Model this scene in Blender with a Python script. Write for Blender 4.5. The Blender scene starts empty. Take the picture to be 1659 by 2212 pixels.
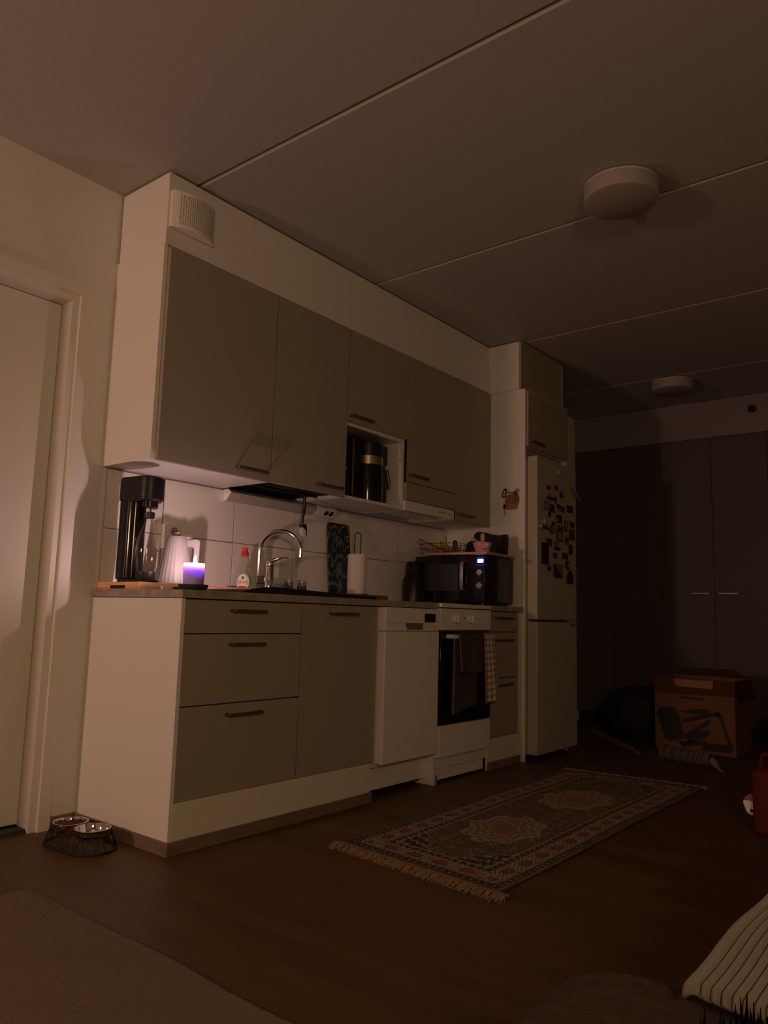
import bpy, bmesh, math, random
from mathutils import Vector, Matrix
import numpy as np
rnd = random.Random(7)
C = bpy.context.scene.collection
scn = bpy.context.scene
R = math.radians

# ------------------------------------------------------------------ camera, world, light, exposure
cam_d = bpy.data.cameras.new('camera'); cam = bpy.data.objects.new('camera', cam_d); C.objects.link(cam)
cam_d.sensor_fit = 'VERTICAL'; cam_d.sensor_height = 36; cam_d.lens = 1663.18 / 2212 * 36
cam_d.clip_start = 0.02
def cam_matrix():
    y, p, r = R(-51.2509), R(7.6771), R(1.5719)
    f = Vector((-math.sin(y) * math.cos(p), math.cos(y) * math.cos(p), math.sin(p)))
    rt = Vector((math.cos(y), math.sin(y), 0)); up = rt.cross(f)
    r2 = math.cos(r) * rt + math.sin(r) * up; u2 = -math.sin(r) * rt + math.cos(r) * up
    m = Matrix((r2, u2, -f)).transposed().to_4x4(); m.translation = (-1.6942, -2.8473, .8266)
    return m
cam.matrix_world = cam_matrix()
scn.camera = cam

w = bpy.data.worlds.new('night'); scn.world = w; w.use_nodes = True
w.node_tree.nodes['Background'].inputs[0].default_value = (1, .62, .42, 1)
w.node_tree.nodes['Background'].inputs[1].default_value = .002

vs = scn.view_settings
vs.view_transform = 'Standard'; vs.look = 'None'; vs.exposure = 0; vs.gamma = 1; vs.use_curve_mapping = False

FLAME = (.146, -.455, 1.016)          # the candle's flame on the worktop
WARM = (1, .60, .43)
def lamp(name, loc, power, col, rad, kind='POINT'):
    d = bpy.data.lights.new(name, kind); d.energy = power; d.color = col
    d.shadow_soft_size = rad
    o = bpy.data.objects.new(name, d); C.objects.link(o); o.location = loc
    return o
def panel(name, loc, target, power, size, col):
    d = bpy.data.lights.new(name, 'AREA'); d.shape = 'DISK'; d.size = size; d.energy = power; d.color = col
    o = bpy.data.objects.new(name, d); C.objects.link(o); o.location = loc
    o.rotation_euler = (Vector(target) - Vector(loc)).to_track_quat('-Z', 'Y').to_euler()
    return o
LEFT = panel('left_room_light', (-3.7, -.13, 1.45), (2, -.5, 1.5), 28, .26, (1, .55, .39))        # lamp in the left part of the room
SOFA = panel('sofa_lamp_light', (-2.5, -3.9, 1.55), (-.3, 0, 1.35), 23, .5, (1, .61, .32))      # lamp behind the sofa

# ------------------------------------------------------------------ materials
def mat(name, col, rough=.5, metal=0, bump=0, bscale=200, var=0, vscale=8, spec=.5, emit=None, estr=0, trans=0, ior=1.45, sss=0, alpha=1, coat=0, stretch=(1, 1, 1), sheen=0):
    m = bpy.data.materials.new(name); m.use_nodes = True; nt = m.node_tree; N = nt.nodes; L = nt.links
    b = N['Principled BSDF']
    b.inputs['Base Color'].default_value = (*col, 1); b.inputs['Roughness'].default_value = rough
    b.inputs['Metallic'].default_value = metal; b.inputs['Specular IOR Level'].default_value = spec
    b.inputs['IOR'].default_value = ior
    if trans: b.inputs['Transmission Weight'].default_value = trans
    if sss: b.inputs['Subsurface Weight'].default_value = sss; b.inputs['Subsurface Radius'].default_value = (.05, .04, .06); b.inputs['Subsurface Scale'].default_value = 1
    if coat: b.inputs['Coat Weight'].default_value = coat; b.inputs['Coat Roughness'].default_value = .08
    if sheen: b.inputs['Sheen Weight'].default_value = sheen
    if emit: b.inputs['Emission Color'].default_value = (*emit, 1); b.inputs['Emission Strength'].default_value = estr
    if bump or var:
        tc = N.new('ShaderNodeTexCoord'); mp = N.new('ShaderNodeMapping'); mp.inputs['Scale'].default_value = stretch
        L.new(tc.outputs['Object'], mp.inputs[0])
    if bump:
        n = N.new('ShaderNodeTexNoise'); n.inputs['Scale'].default_value = bscale; n.inputs['Detail'].default_value = 4
        L.new(mp.outputs[0], n.inputs[0])
        bp = N.new('ShaderNodeBump'); bp.inputs['Strength'].default_value = bump; bp.inputs['Distance'].default_value = .002
        L.new(n.outputs[0], bp.inputs['Height']); L.new(bp.outputs[0], b.inputs['Normal'])
    if var:
        n = N.new('ShaderNodeTexNoise'); n.inputs['Scale'].default_value = vscale; n.inputs['Detail'].default_value = 6
        L.new(mp.outputs[0], n.inputs[0])
        cr = N.new('ShaderNodeValToRGB'); cr.color_ramp.elements[0].position = .3; cr.color_ramp.elements[1].position = .7
        cr.color_ramp.elements[0].color = (*[c * (1 - var) for c in col], 1); cr.color_ramp.elements[1].color = (*[min(1, c * (1 + var)) for c in col], 1)
        L.new(n.outputs[0], cr.inputs[0]); L.new(cr.outputs[0], b.inputs['Base Color'])
    return m
M = {}
M['wall'] = mat('wall_paint', (.74, .73, .70), .9, bump=.25, bscale=350)
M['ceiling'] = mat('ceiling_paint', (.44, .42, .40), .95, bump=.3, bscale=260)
M['white'] = mat('white_laminate', (.80, .78, .75), .45, bump=.03)
M['cream'] = mat('cream_laminate', (.74, .70, .60), .5)
M['front'] = mat('taupe_front', (.35, .315, .245), .55, bump=.05)
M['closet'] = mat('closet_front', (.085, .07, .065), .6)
M['enamel'] = mat('white_enamel', (.82, .80, .76), .28)
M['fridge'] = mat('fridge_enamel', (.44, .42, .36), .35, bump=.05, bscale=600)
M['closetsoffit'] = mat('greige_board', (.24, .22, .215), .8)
M['socketshade'] = mat('socket_recess_shade', (.30, .27, .22), .6)  # enamel darkened for the shade inside the socket recess
M['trim'] = mat('casing_paint', (.76, .74, .70), .45)
M['door'] = mat('door_paint', (.76, .73, .68), .5)
M['base'] = mat('brown_baseboard', (.20, .145, .095), .5, var=.15, vscale=30, stretch=(.3, .3, 3))
M['handle'] = mat('brushed_bronze', (.20, .15, .11), .38, metal=.75)
M['silver'] = mat('brushed_steel', (.62, .58, .54), .28, metal=1, bump=.05, bscale=300, stretch=(1, 1, 12))
M['chrome'] = mat('chrome', (.85, .84, .83), .06, metal=1)
M['brass'] = mat('warm_steel', (.62, .52, .38), .25, metal=1)
M['black'] = mat('black_plastic', (.010, .010, .011), .35)
M['gloss'] = mat('black_gloss', (.008, .008, .009), .12)
M['matteblack'] = mat('matte_black', (.012, .012, .012), .7)
M['steelblack'] = mat('black_wire', (.018, .012, .012), .5, metal=.3)
M['counter'] = mat('stone_laminate', (.34, .30, .255), .42, var=.22, vscale=26)
M['tile'] = mat('tile_glaze', (.86, .83, .79), .30)
M['grout'] = mat('grout', (.22, .18, .15), .9)
M['wood'] = mat('oak_edge', (.62, .36, .19), .5, var=.25, vscale=18, stretch=(.6, 3, 8))
M['endgrain'] = mat('light_beech', (.85, .48, .25), .5, var=.18, vscale=20, stretch=(6, .6, 8))
M['darkwood'] = mat('walnut', (.22, .10, .05), .45, var=.25, vscale=20, stretch=(.6, 3, 8))
M['pinkwood'] = mat('beech_board', (.62, .36, .27), .5, var=.12, vscale=20, stretch=(6, .6, 2))
M['rubber'] = mat('dark_grey_rubber', (.03, .032, .036), .6)
M['paper'] = mat('kitchen_paper', (.85, .80, .74), .9, bump=.5, bscale=180)
M['glass'] = mat('clear_glass', (.97, .97, .97), .02, trans=1, ior=1.45)
M['pet'] = mat('clear_plastic', (.97, .97, .97), .03, trans=1, ior=1.3)
M['soap'] = mat('clear_soap', (.95, .93, .90), .05, trans=.9, ior=1.25)
M['kettle'] = mat('matte_white_plastic', (.33, .31, .335), .45)
M['red'] = mat('red_plastic', (.75, .03, .03), .35)
M['green'] = mat('green_label', (.18, .32, .05), .4)
M['labelwhite'] = mat('label_white', (.85, .80, .78), .4)
M['labelred'] = mat('label_red', (.60, .03, .03), .5)
M['pinkcer'] = mat('pink_ceramic', (.72, .36, .42), .3)
M['wax'] = mat('lavender_wax', (.50, .46, .74), .5, sss=.6)
M['saucer'] = mat('dark_slate_saucer', (.018, .028, .038), .4)
M['towel'] = mat('charcoal_cloth', (.075, .055, .045), .95, bump=.6, bscale=400)
M['floor'] = None
M['sponge'] = mat('blue_sponge', (.13, .18, .27), .95, bump=1, bscale=600)
M['bristle'] = mat('white_bristle', (.75, .68, .64), .7)
M['card'] = mat('cardboard', (.17, .075, .03), .85, var=.08, vscale=5)
M['print'] = mat('black_print', (.012, .010, .010), .6)
M['knit'] = mat('cream_knit', (.17, .145, .10), .95, bump=1, bscale=500, sheen=.3)
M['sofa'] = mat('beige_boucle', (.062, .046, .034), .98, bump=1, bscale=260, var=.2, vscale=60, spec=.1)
M['carpet'] = mat('beige_wool', (.185, .142, .102), .98, bump=1.0, bscale=330, var=.16, vscale=140, spec=.15)
M['fringe'] = mat('cream_cotton', (.34, .22, .13), .95)
M['kibble'] = mat('brown_kibble', (.10, .05, .03), .9)
M['fur'] = mat('black_fur', (.0025, .002, .003), .9, spec=.05)
M['banana'] = mat('banana_yellow', (.62, .42, .10), .6, var=.2, vscale=30)
M['brownwire'] = mat('brown_wire', (.08, .035, .03), .5, metal=.3)
M['darkred'] = mat('dark_red_fabric', (.09, .006, .007), .8)
M['leather'] = mat('orange_leather', (.26, .125, .06), .55, var=.2, vscale=60)
M['pinkl'] = mat('pink_leather', (.36, .15, .13), .6)
M['lampw'] = mat('opal_lamp', (.48, .46, .43), .5)
M['opal'] = mat('opal_diffuser', (.36, .32, .30), .5)
M['darkhole'] = mat('dark_hole', (.02, .016, .012), .9)
M['stripe'] = mat('white_stripe', (.22, .20, .18), .9)
M['greycloth'] = mat('dark_grey_cloth', (.07, .055, .045), .95, bump=.5)
M['fuzzy'] = mat('beige_plush', (.24, .165, .09), 1, bump=1, bscale=150, var=.3, vscale=30)
M['flame'] = mat('flame', (0, 0, 0), 1, emit=(1, .62, .58), estr=1850)
M['led'] = mat('led_display', (0, 0, 0), 1, emit=(.62, .70, 1), estr=7)
M['blueglow'] = mat('blue_glow_glass', (.002, .002, .01), .3, emit=(.02, .03, 1), estr=.14)  # weak emission stands in for the blue halo round the display
M['fridgelight'] = mat('white_magnet', (.9, .9, .85), .2)

def floor_mat():
    m = bpy.data.materials.new('oak_floor'); m.use_nodes = True; nt = m.node_tree; N = nt.nodes; L = nt.links
    b = N['Principled BSDF']; tc = N.new('ShaderNodeTexCoord')
    def noise(scale, st, det=5):
        mp = N.new('ShaderNodeMapping'); mp.inputs['Scale'].default_value = st; L.new(tc.outputs['Object'], mp.inputs[0])
        n = N.new('ShaderNodeTexNoise'); n.inputs['Scale'].default_value = scale; n.inputs['Detail'].default_value = det
        L.new(mp.outputs[0], n.inputs[0]); return n
    n1 = noise(1.6, (5, 1, 1)); n2 = noise(14, (6, .5, 1))
    mx = N.new('ShaderNodeMix'); mx.data_type = 'FLOAT'; mx.inputs[0].default_value = .35
    L.new(n1.outputs[0], mx.inputs[2]); L.new(n2.outputs[0], mx.inputs[3])
    cr = N.new('ShaderNodeValToRGB'); e = cr.color_ramp.elements
    e[0].position = .35; e[0].color = (.082, .044, .014, 1); e[1].position = .65; e[1].color = (.125, .070, .024, 1)
    L.new(mx.outputs[0], cr.inputs[0])
    br = N.new('ShaderNodeTexBrick'); mp = N.new('ShaderNodeMapping'); mp.inputs['Rotation'].default_value = (0, 0, R(90))
    L.new(tc.outputs['Object'], mp.inputs[0]); L.new(mp.outputs[0], br.inputs[0])
    br.inputs['Color1'].default_value = (1, 1, 1, 1); br.inputs['Color2'].default_value = (.88, .88, .88, 1); br.inputs['Mortar'].default_value = (.82, .82, .82, 1)
    br.inputs['Scale'].default_value = 1; br.inputs['Brick Width'].default_value = 1.3; br.inputs['Row Height'].default_value = .19; br.inputs['Mortar Size'].default_value = .0008
    mm = N.new('ShaderNodeMixRGB'); mm.blend_type = 'MULTIPLY'; mm.inputs[0].default_value = 1
    L.new(cr.outputs[0], mm.inputs[1]); L.new(br.outputs[0], mm.inputs[2]); L.new(mm.outputs[0], b.inputs['Base Color'])
    b.inputs['Roughness'].default_value = .5; b.inputs['Specular IOR Level'].default_value = .35
    return m
M['floor'] = floor_mat()
def vcol_mat(name, rough=.95, bump=.4):
    m = bpy.data.materials.new(name); m.use_nodes = True; N = m.node_tree.nodes; L = m.node_tree.links
    b = N['Principled BSDF']; a = N.new('ShaderNodeAttribute'); a.attribute_name = 'weave'
    L.new(a.outputs['Color'], b.inputs['Base Color']); b.inputs['Roughness'].default_value = rough
    n = N.new('ShaderNodeTexNoise'); n.inputs['Scale'].default_value = 500; bp = N.new('ShaderNodeBump'); bp.inputs['Strength'].default_value = bump
    bp.inputs['Distance'].default_value = .001
    L.new(n.outputs[0], bp.inputs['Height']); L.new(bp.outputs[0], b.inputs['Normal'])
    return m

# ------------------------------------------------------------------ helpers
def wl(o):
    v = Vector((0, 0, 0))
    while o: v += o.location; o = o.parent
    return v
def obj(name, bm, m, parent=None, local=False, bev=0, smooth=False, label=None, seg=2, auto=35):
    me = bpy.data.meshes.new(name)
    if parent is not None and not local:
        v = wl(parent)
        for x in bm.verts: x.co -= v
    bmesh.ops.recalc_face_normals(bm, faces=bm.faces)
    bm.to_mesh(me); bm.free(); me.materials.append(M[m] if isinstance(m, str) else m)
    o = bpy.data.objects.new(name, me); C.objects.link(o)
    if parent is not None: o.parent = parent
    if bev:
        md = o.modifiers.new('bevel', 'BEVEL'); md.width = bev; md.segments = seg; md.limit_method = 'ANGLE'; md.angle_limit = R(40)
    if smooth or bev:
        me.polygons.foreach_set('use_smooth', [True] * len(me.polygons))
        try: me.set_sharp_from_angle(angle=R(auto))
        except Exception: pass
    if label: o['label'] = label
    return o
def thing(name, label, cat, loc=(0, 0, 0), group=None, rotz=0):
    o = bpy.data.objects.new(name, None); C.objects.link(o); o.location = loc; o.rotation_euler = (0, 0, rotz)
    o.empty_display_size = .05
    o['label'] = label; o['category'] = cat
    if group: o['group'] = group
    return o
def tag(o, label, cat, group=None, kind=None):
    o['label'] = label; o['category'] = cat
    if group: o['group'] = group
    if kind: o['kind'] = kind
    return o
def struct(name, bm, m, **k):
    o = obj(name, bm, m, **k); o['kind'] = 'structure'; return o
def setorigin(o, loc):
    v = Vector(loc)
    for x in o.data.vertices: x.co -= v
    o.location = v; return o
def bx(x0, x1, y0, y1, z0, z1, bm=None):
    bm = bm or bmesh.new()
    vs_ = [bm.verts.new(p) for p in ((x0, y0, z0), (x1, y0, z0), (x1, y1, z0), (x0, y1, z0), (x0, y0, z1), (x1, y0, z1), (x1, y1, z1), (x0, y1, z1))]
    for f in ((0, 1, 2, 3), (4, 5, 6, 7), (0, 1, 5, 4), (1, 2, 6, 5), (2, 3, 7, 6), (3, 0, 4, 7)): bm.faces.new([vs_[i] for i in f])
    return bm
def tube(pts, r, seg=10, bm=None, closed=False, caps=True):
    bm = bm or bmesh.new(); pts = [Vector(p) for p in pts]; n = len(pts); rings = []
    rr = r if isinstance(r, (list, tuple)) else [r] * n
    prev = None
    for i, p in enumerate(pts):
        a = pts[(i - 1) % n] if (closed or i > 0) else p; b = pts[(i + 1) % n] if (closed or i < n - 1) else p
        t = (b - a).normalized()
        if prev is None:
            up = Vector((0, 0, 1)) if abs(t.z) < .9 else Vector((1, 0, 0)); u = t.cross(up).normalized()
        else:
            u = (prev - t * prev.dot(t)).normalized()
        prev = u; v = t.cross(u)
        rings.append([bm.verts.new(p + rr[i] * (math.cos(2 * math.pi * k / seg) * u + math.sin(2 * math.pi * k / seg) * v)) for k in range(seg)])
    m_ = n if closed else n - 1
    for i in range(m_):
        A, B = rings[i], rings[(i + 1) % n]
        for k in range(seg): bm.faces.new((A[k], A[(k + 1) % seg], B[(k + 1) % seg], B[k]))
    if caps and not closed:
        bm.faces.new(rings[0][::-1]); bm.faces.new(rings[-1])
    return bm
def lathe(prof, c=(0, 0), seg=40, bm=None, sx=1, sy=1, rfun=None):
    """prof: list of (r,z); c: centre x,y"""
    bm = bm or bmesh.new(); rings = []
    for r, z in prof:
        if r < 1e-6: rings.append([bm.verts.new((c[0], c[1], z))]); continue
        ring = []
        for k in range(seg):
            a = 2 * math.pi * k / seg; q = r * (rfun(a, z) if rfun else 1)
            ring.append(bm.verts.new((c[0] + q * math.cos(a) * sx, c[1] + q * math.sin(a) * sy, z)))
        rings.append(ring)
    for A, B in zip(rings, rings[1:]):
        for k in range(seg):
            k2 = (k + 1) % seg
            if len(A) == 1 and len(B) == 1: continue
            if len(A) == 1: bm.faces.new((A[0], B[k2], B[k]))
            elif len(B) == 1: bm.faces.new((A[k], A[k2], B[0]))
            else: bm.faces.new((A[k], A[k2], B[k2], B[k]))
    return bm
def prism(poly, axis, a, b, bm=None):
    """poly of 2D points; axis 'x' -> (y,z), 'y' -> (x,z), 'z' -> (x,y), extruded a..b"""
    bm = bm or bmesh.new()
    def P(u, v, t): return {'x': (t, u, v), 'y': (u, t, v), 'z': (u, v, t)}[axis]
    A = [bm.verts.new(P(u, v, a)) for u, v in poly]; B = [bm.verts.new(P(u, v, b)) for u, v in poly]
    bm.faces.new(A); bm.faces.new(B[::-1]); n = len(poly)
    for i in range(n): bm.faces.new((A[i], A[(i + 1) % n], B[(i + 1) % n], B[i]))
    return bm
def rrect(x0, x1, y0, y1, r, n=5):
    out = []
    for cx, cy, a0 in ((x1 - r, y1 - r, 0), (x0 + r, y1 - r, 90), (x0 + r, y0 + r, 180), (x1 - r, y0 + r, 270)):
        for k in range(n + 1):
            a = R(a0 + 90 * k / n); out.append((cx + r * math.cos(a), cy + r * math.sin(a)))
    return out
def circ(cx, cy, r, n=24, sy=1): return [(cx + r * math.cos(2 * math.pi * k / n), cy + r * sy * math.sin(2 * math.pi * k / n)) for k in range(n)]
def text_mesh(s, size, depth=.0004):
    cu = bpy.data.curves.new('lettering', 'FONT'); cu.body = s; cu.size = size; cu.align_x = 'CENTER'; cu.align_y = 'CENTER'; cu.extrude = depth
    o = bpy.data.objects.new('lettering', cu); C.objects.link(o)
    me = bpy.data.meshes.new_from_object(o.evaluated_get(bpy.context.evaluated_depsgraph_get()))
    bm = bmesh.new(); bm.from_mesh(me); bpy.data.objects.remove(o); bpy.data.meshes.remove(me); return bm

# ------------------------------------------------------------------ room shell
H = 2.585
XL, XR, YF = -3.9, 5.15, -4.7
struct('floor', bx(XL, XR, YF, 1.7, -.06, 0), 'floor')
# back wall with the door opening
DX0, DX1, DZ = -1.06, -.187, 2.046
bm = bx(-1.17, DX0 - .02, 0, .12, 0, H); bx(DX0 - .02, DX1 + .02, 0, .12, DZ + .02, H, bm); bx(DX1 + .02, XR, 0, .12, 0, H, bm)
struct('wall_back', bm, 'wall')
struct('wall_left', bx(XL - .1, XL, YF, 1.7, 0, H), 'wall')
struct('wall_rear', bx(XL, -1.05, 1.6, 1.7, 0, H), 'wall')
struct('wall_return', bx(-1.17, -1.05, .12, 1.6, 0, H), 'wall')
struct('wall_front', bx(XL, XR, YF - .1, YF, 0, H), 'wall')
struct('wall_right', bx(XR, XR + .1, YF, .12, 0, H), 'wall')
# ceiling of broad slabs with V-shaped joints
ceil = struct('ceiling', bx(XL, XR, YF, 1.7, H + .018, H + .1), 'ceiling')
js = [XL, -3.445, -2.246, -1.048, .150, 1.322, 2.541, 3.735, XR]
for i in range(len(js) - 1):
    a, b = js[i], js[i + 1]; g = .0015; ch = .011
    p = [(a + g, H + .017), (a + g, H + .009), (a + g + ch, H), (b - g - ch, H), (b - g, H + .009), (b - g, H + .017)]
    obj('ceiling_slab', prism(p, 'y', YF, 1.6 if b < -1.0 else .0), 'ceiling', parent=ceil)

# door with stepped casing
door = thing('door_1', 'cream interior door in a stepped white casing at the left edge', 'door', (-.62, .05, 0)); door['kind'] = 'structure'
del door['category']
obj('door_leaf', bx(-1.057, -.1895, .071, .110, .022, 2.0435), 'door', door, bev=.0015)
def frame_u(x0, x1, z1, wd, y0, y1):  # an upside-down U casing
    bm = bx(x0 - wd, x0, y0, y1, 0, z1 + wd); bx(x1, x1 + wd, y0, y1, 0, z1 + wd, bm); bx(x0, x1, y0, y1, z1, z1 + wd, bm); return bm
bm = bx(DX1, DX1 + .0195, .0, .118, 0, DZ + .0195); bx(-1.0795, -1.06, .0, .118, 0, DZ + .0195, bm); bx(-1.06, DX1, .0, .118, DZ, DZ + .0195, bm)
obj('jamb', bm, 'trim', door)
obj('casing', frame_u(-1.06, DX1, DZ, .030, -.006, .0), 'trim', door, bev=.001)
obj('casing', frame_u(-1.09, DX1 + .030, DZ + .030, .047, -.019, .0), 'trim', door, bev=.001)
obj('threshold', prism([(.0, 0), (.012, .014), (.11, .018), (.118, 0)], 'x', -1.0595, -.1875), 'black', door)
# brown baseboards
struct('baseboard_back', bx(-.110, -.011, -.012, 0, 0, .045), 'base', bev=.001)
struct('baseboard_side', bx(-.010, -.0005, -.586, -.0, 0, .045), 'base', bev=.001)
struct('baseboard_front', bx(-.010, 1.077, -.597, -.587, 0, .045), 'base', bev=.001)
struct('baseboard_stove', bx(2.085, 2.44, -.597, -.587, 0, .045), 'base', bev=.001)

# splashback: tiles on the back wall
sp = thing('splashback', 'white tiled splashback on the wall between worktop and wall cabinets', 'splashback', (1.25, -.004, 1.15))
obj('grout_bed', bx(.020, 2.487, -.005, -.0005, .903, 1.396), 'grout', sp)
obj('edge_trim', bx(.010, .0195, -.011, -.0005, .903, 1.396), 'white', sp, label='thin white edge strip')
xs = [.021, .303, .703, 1.103, 1.50, 1.90, 2.30, 2.486]
for a, b in zip(xs, xs[1:]):
    for z0, z1 in ((.903, 1.151), (1.151, 1.396)):
        obj('tile', bx(a + .0027, b - .0027, -.0095, -.005, z0 + .0017, z1 - .0017), 'tile', sp, bev=.0008, seg=1)

# ------------------------------------------------------------------ cabinet helpers
def bar_handle(parent, x0, x1, y, z, h=.011):
    """flat bow handle: bar with two feet, standing off the front at y"""
    bm = bx(x0, x1, y - .031, y - .023, z - h / 2, z + h / 2)
    bx(x0, x0 + .009, y - .023, y, z - h / 2, z + h / 2, bm); bx(x1 - .009, x1, y - .023, y, z - h / 2, z + h / 2, bm)
    return obj('handle', bm, 'handle', parent, bev=.0015)
U = -.334
# A: widest, left end
t = thing('wall_cabinet', 'wide wall cabinet at the left end with white side panel lit by the candle below', 'cabinet', (.3, -.17, 1.4))
obj('side_panel', bx(-.001, .016, U, -.001, 1.400, 2.272), 'white', t, bev=.0008)
obj('body', bx(.0165, .607, U + .014, -.001, 1.402, 2.272), 'white', t)
d = obj('door', bx(.0190, .6062, -.352, U, 1.397, 2.260), 'front', t, bev=.001)
bar_handle(d, .404, .570, -.352, 1.433)
# B: dish drying cabinet, open underneath
t = thing('wall_cabinet', 'wall cabinet above the sink with a black open bottom for drying dishes', 'cabinet', (.86, -.17, 1.4))
bm = bx(.6085, .624, U + .014, -.001, 1.402, 2.272); bx(1.091, 1.1055, U + .014, -.001, 1.402, 2.272, bm); bx(.624, 1.091, U + .014, -.001, 2.256, 2.272, bm); bx(.624, 1.091, -.012, -.001, 1.46, 2.256, bm)
obj('body', bm, 'white', t)
bm = bx(.626, 1.089, -.325, -.015, 1.432, 1.438)
for k in range(22): bx(.632 + k * .021, .636 + k * .021, -.32, -.02, 1.412, 1.418, bm)
bx(.626, 1.089, -.326, -.320, 1.406, 1.438, bm); bx(.626, 1.089, -.022, -.015, 1.406, 1.438, bm)
bx(.626, 1.089, -.18, -.172, 1.406, 1.412, bm)
obj('dish_rack', bm, 'black', t)
d = obj('door', bx(.6098, 1.1040, -.352, U, 1.399, 2.260), 'front', t, bev=.001)
bar_handle(d, .895, 1.066, -.352, 1.434)
# C: short door over open niche
t = thing('wall_cabinet', 'wall cabinet with a short door above an open niche holding the coffee maker', 'cabinet', (1.354, -.17, 1.4))
bm = bx(1.107, 1.123, U, -.001, 1.400, 2.272); bx(1.585, 1.601, U, -.001, 1.400, 2.272, bm); bx(1.123, 1.585, U, -.001, 1.400, 1.415, bm)
bx(1.123, 1.585, U, -.001, 1.770, 1.786, bm); bx(1.123, 1.585, -.010, -.001, 1.415, 1.770, bm); bx(1.123, 1.585, U + .002, -.001, 1.786, 2.272, bm)
obj('body', bm, 'white', t)
d = obj('door', bx(1.1085, 1.6005, -.352, U, 1.788, 2.260), 'front', t, bev=.001)
bar_handle(d, 1.116, 1.283, -.352, 1.815)
# D: door over flap and hood
t = thing('wall_cabinet', 'wall cabinet above the stove with a narrow flap under its door', 'cabinet', (1.846, -.17, 1.46))
obj('body', bx(1.6025, 2.0875, U + .014, -.001, 1.458, 2.272), 'white', t)
d = obj('door', bx(1.604, 2.087, -.352, U, 1.556, 2.260), 'front', t, bev=.001)
bar_handle(d, 1.616, 1.787, -.352, 1.592)
obj('flap', bx(1.604, 2.087, -.352, U, 1.457, 1.552), 'front', t, bev=.001)
# hood
t = thing('range_hood', 'slim white range hood with slotted front strip under the cabinet above the stove', 'hood', (1.846, -.17, 1.40))
obj('front_strip', bx(1.604, 2.087, -.345, -.325, 1.399, 1.4545), 'enamel', t, bev=.0015)
bm = bx(1.604, 1.612, -.324, -.004, 1.399, 1.4545); bx(2.079, 2.087, -.324, -.004, 1.399, 1.4545, bm); bx(1.612, 2.079, -.324, -.004, 1.447, 1.4545, bm)
bx(1.612, 2.079, -.02, -.004, 1.399, 1.447, bm)
obj('housing', bm, 'enamel', t)
obj('filter', bx(1.614, 2.077, -.27, -.10, 1.408, 1.416), 'silver', t)
for k, x in enumerate((1.930, 1.955, 1.985, 2.030)):
    obj('switch', bx(x, x + .012, -.3465, -.345, 1.424, 1.432), 'handle', t, bev=.0008)
# E
t = thing('wall_cabinet', 'narrow wall cabinet at the right end beside the tall panel, above the microwave', 'cabinet', (2.288, -.17, 1.4))
obj('body', bx(2.0885, 2.4865, U + .014, -.001, 1.400, 2.272), 'white', t)
d = obj('door', bx(2.0905, 2.486, -.352, U, 1.398, 2.260), 'front', t, bev=.001)
bar_handle(d, 2.104, 2.272, -.352, 1.436)
for nm_, x_ in (('wall_cabinet', .6080), ('wall_cabinet.001', 1.1062), ('wall_cabinet.002', 1.6022), ('wall_cabinet.003', 2.0888)):
    z_ = {.6080: 1.400, 1.1062: 1.788, 1.6022: 1.556, 2.0888: 1.400}[x_]
    obj('gap_shade', bx(x_ - .0013, x_ + .0013, -.3505, U + .012, z_, 2.258), 'darkhole', bpy.data.objects[nm_])  # dark strip painted in for the shade between neighbouring doors
# soffit boards above
t = thing('soffit', 'white soffit boards closing the gap between wall cabinets and ceiling', 'soffit', (1.25, -.17, 2.28))
bm = bx(.002, 1.0625, U, U + .014, 2.2735, 2.577); obj('soffit_board', bm, 'white', t, bev=.0008)
bm = bx(1.064, 2.487, U, U + .014, 2.2735, 2.577); obj('soffit_board', bm, 'white', t, bev=.0008)
obj('side_board', bx(.002, .016, U + .0145, -.012, 2.2735, 2.577), 'white', t, bev=.0008)
obj('backing', bx(.04, 2.45, U + .06, -.03, 2.2735, 2.55), 'darkhole', t)

# perforated air valve on the soffit
t = thing('air_vent', 'curved white perforated air vent on the soffit above the left cabinet', 'vent', (.118, U, 2.42))
n = 16; x0, x1, z0, z1 = .010, .226, 2.345, 2.500
def vy(u): return U - .016 - .036 * math.sin(math.pi * min(1, max(0, u))) ** .8
bm = bmesh.new(); rows = []
for k in range(n + 1):
    u = k / n; x = x0 + (x1 - x0) * u; y = vy(u)
    rows.append([bm.verts.new(p) for p in ((x, U - .001, z0), (x, y, z0), (x, y, z1), (x, U - .001, z1))])
for A, B in zip(rows, rows[1:]):
    for i in range(4): bm.faces.new((A[i], A[(i + 1) % 4], B[(i + 1) % 4], B[i]))
bm.faces.new(rows[0]); bm.faces.new(rows[-1][::-1])
obj('cover', bm, 'enamel', t, smooth=True, bev=.002)
bm = bmesh.new()
for i in range(19):
    for j in range(14):
        u = .14 + .78 * i / 18; x = x0 + (x1 - x0) * u; y = vy(u) - .0006; z = z0 + .018 + (z1 - z0 - .036) * j / 13
        dx = .0019; y2 = vy(u + .009) - .0006; y1_ = vy(u - .009) - .0006
        v = [bm.verts.new(p) for p in ((x - dx, y1_, z - dx), (x + dx, y2, z - dx), (x + dx, y2, z + dx), (x - dx, y1_, z + dx))]
        bm.faces.new(v)
o = obj('perforations', bm, 'darkhole', t); o['kind'] = 'stuff'

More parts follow.
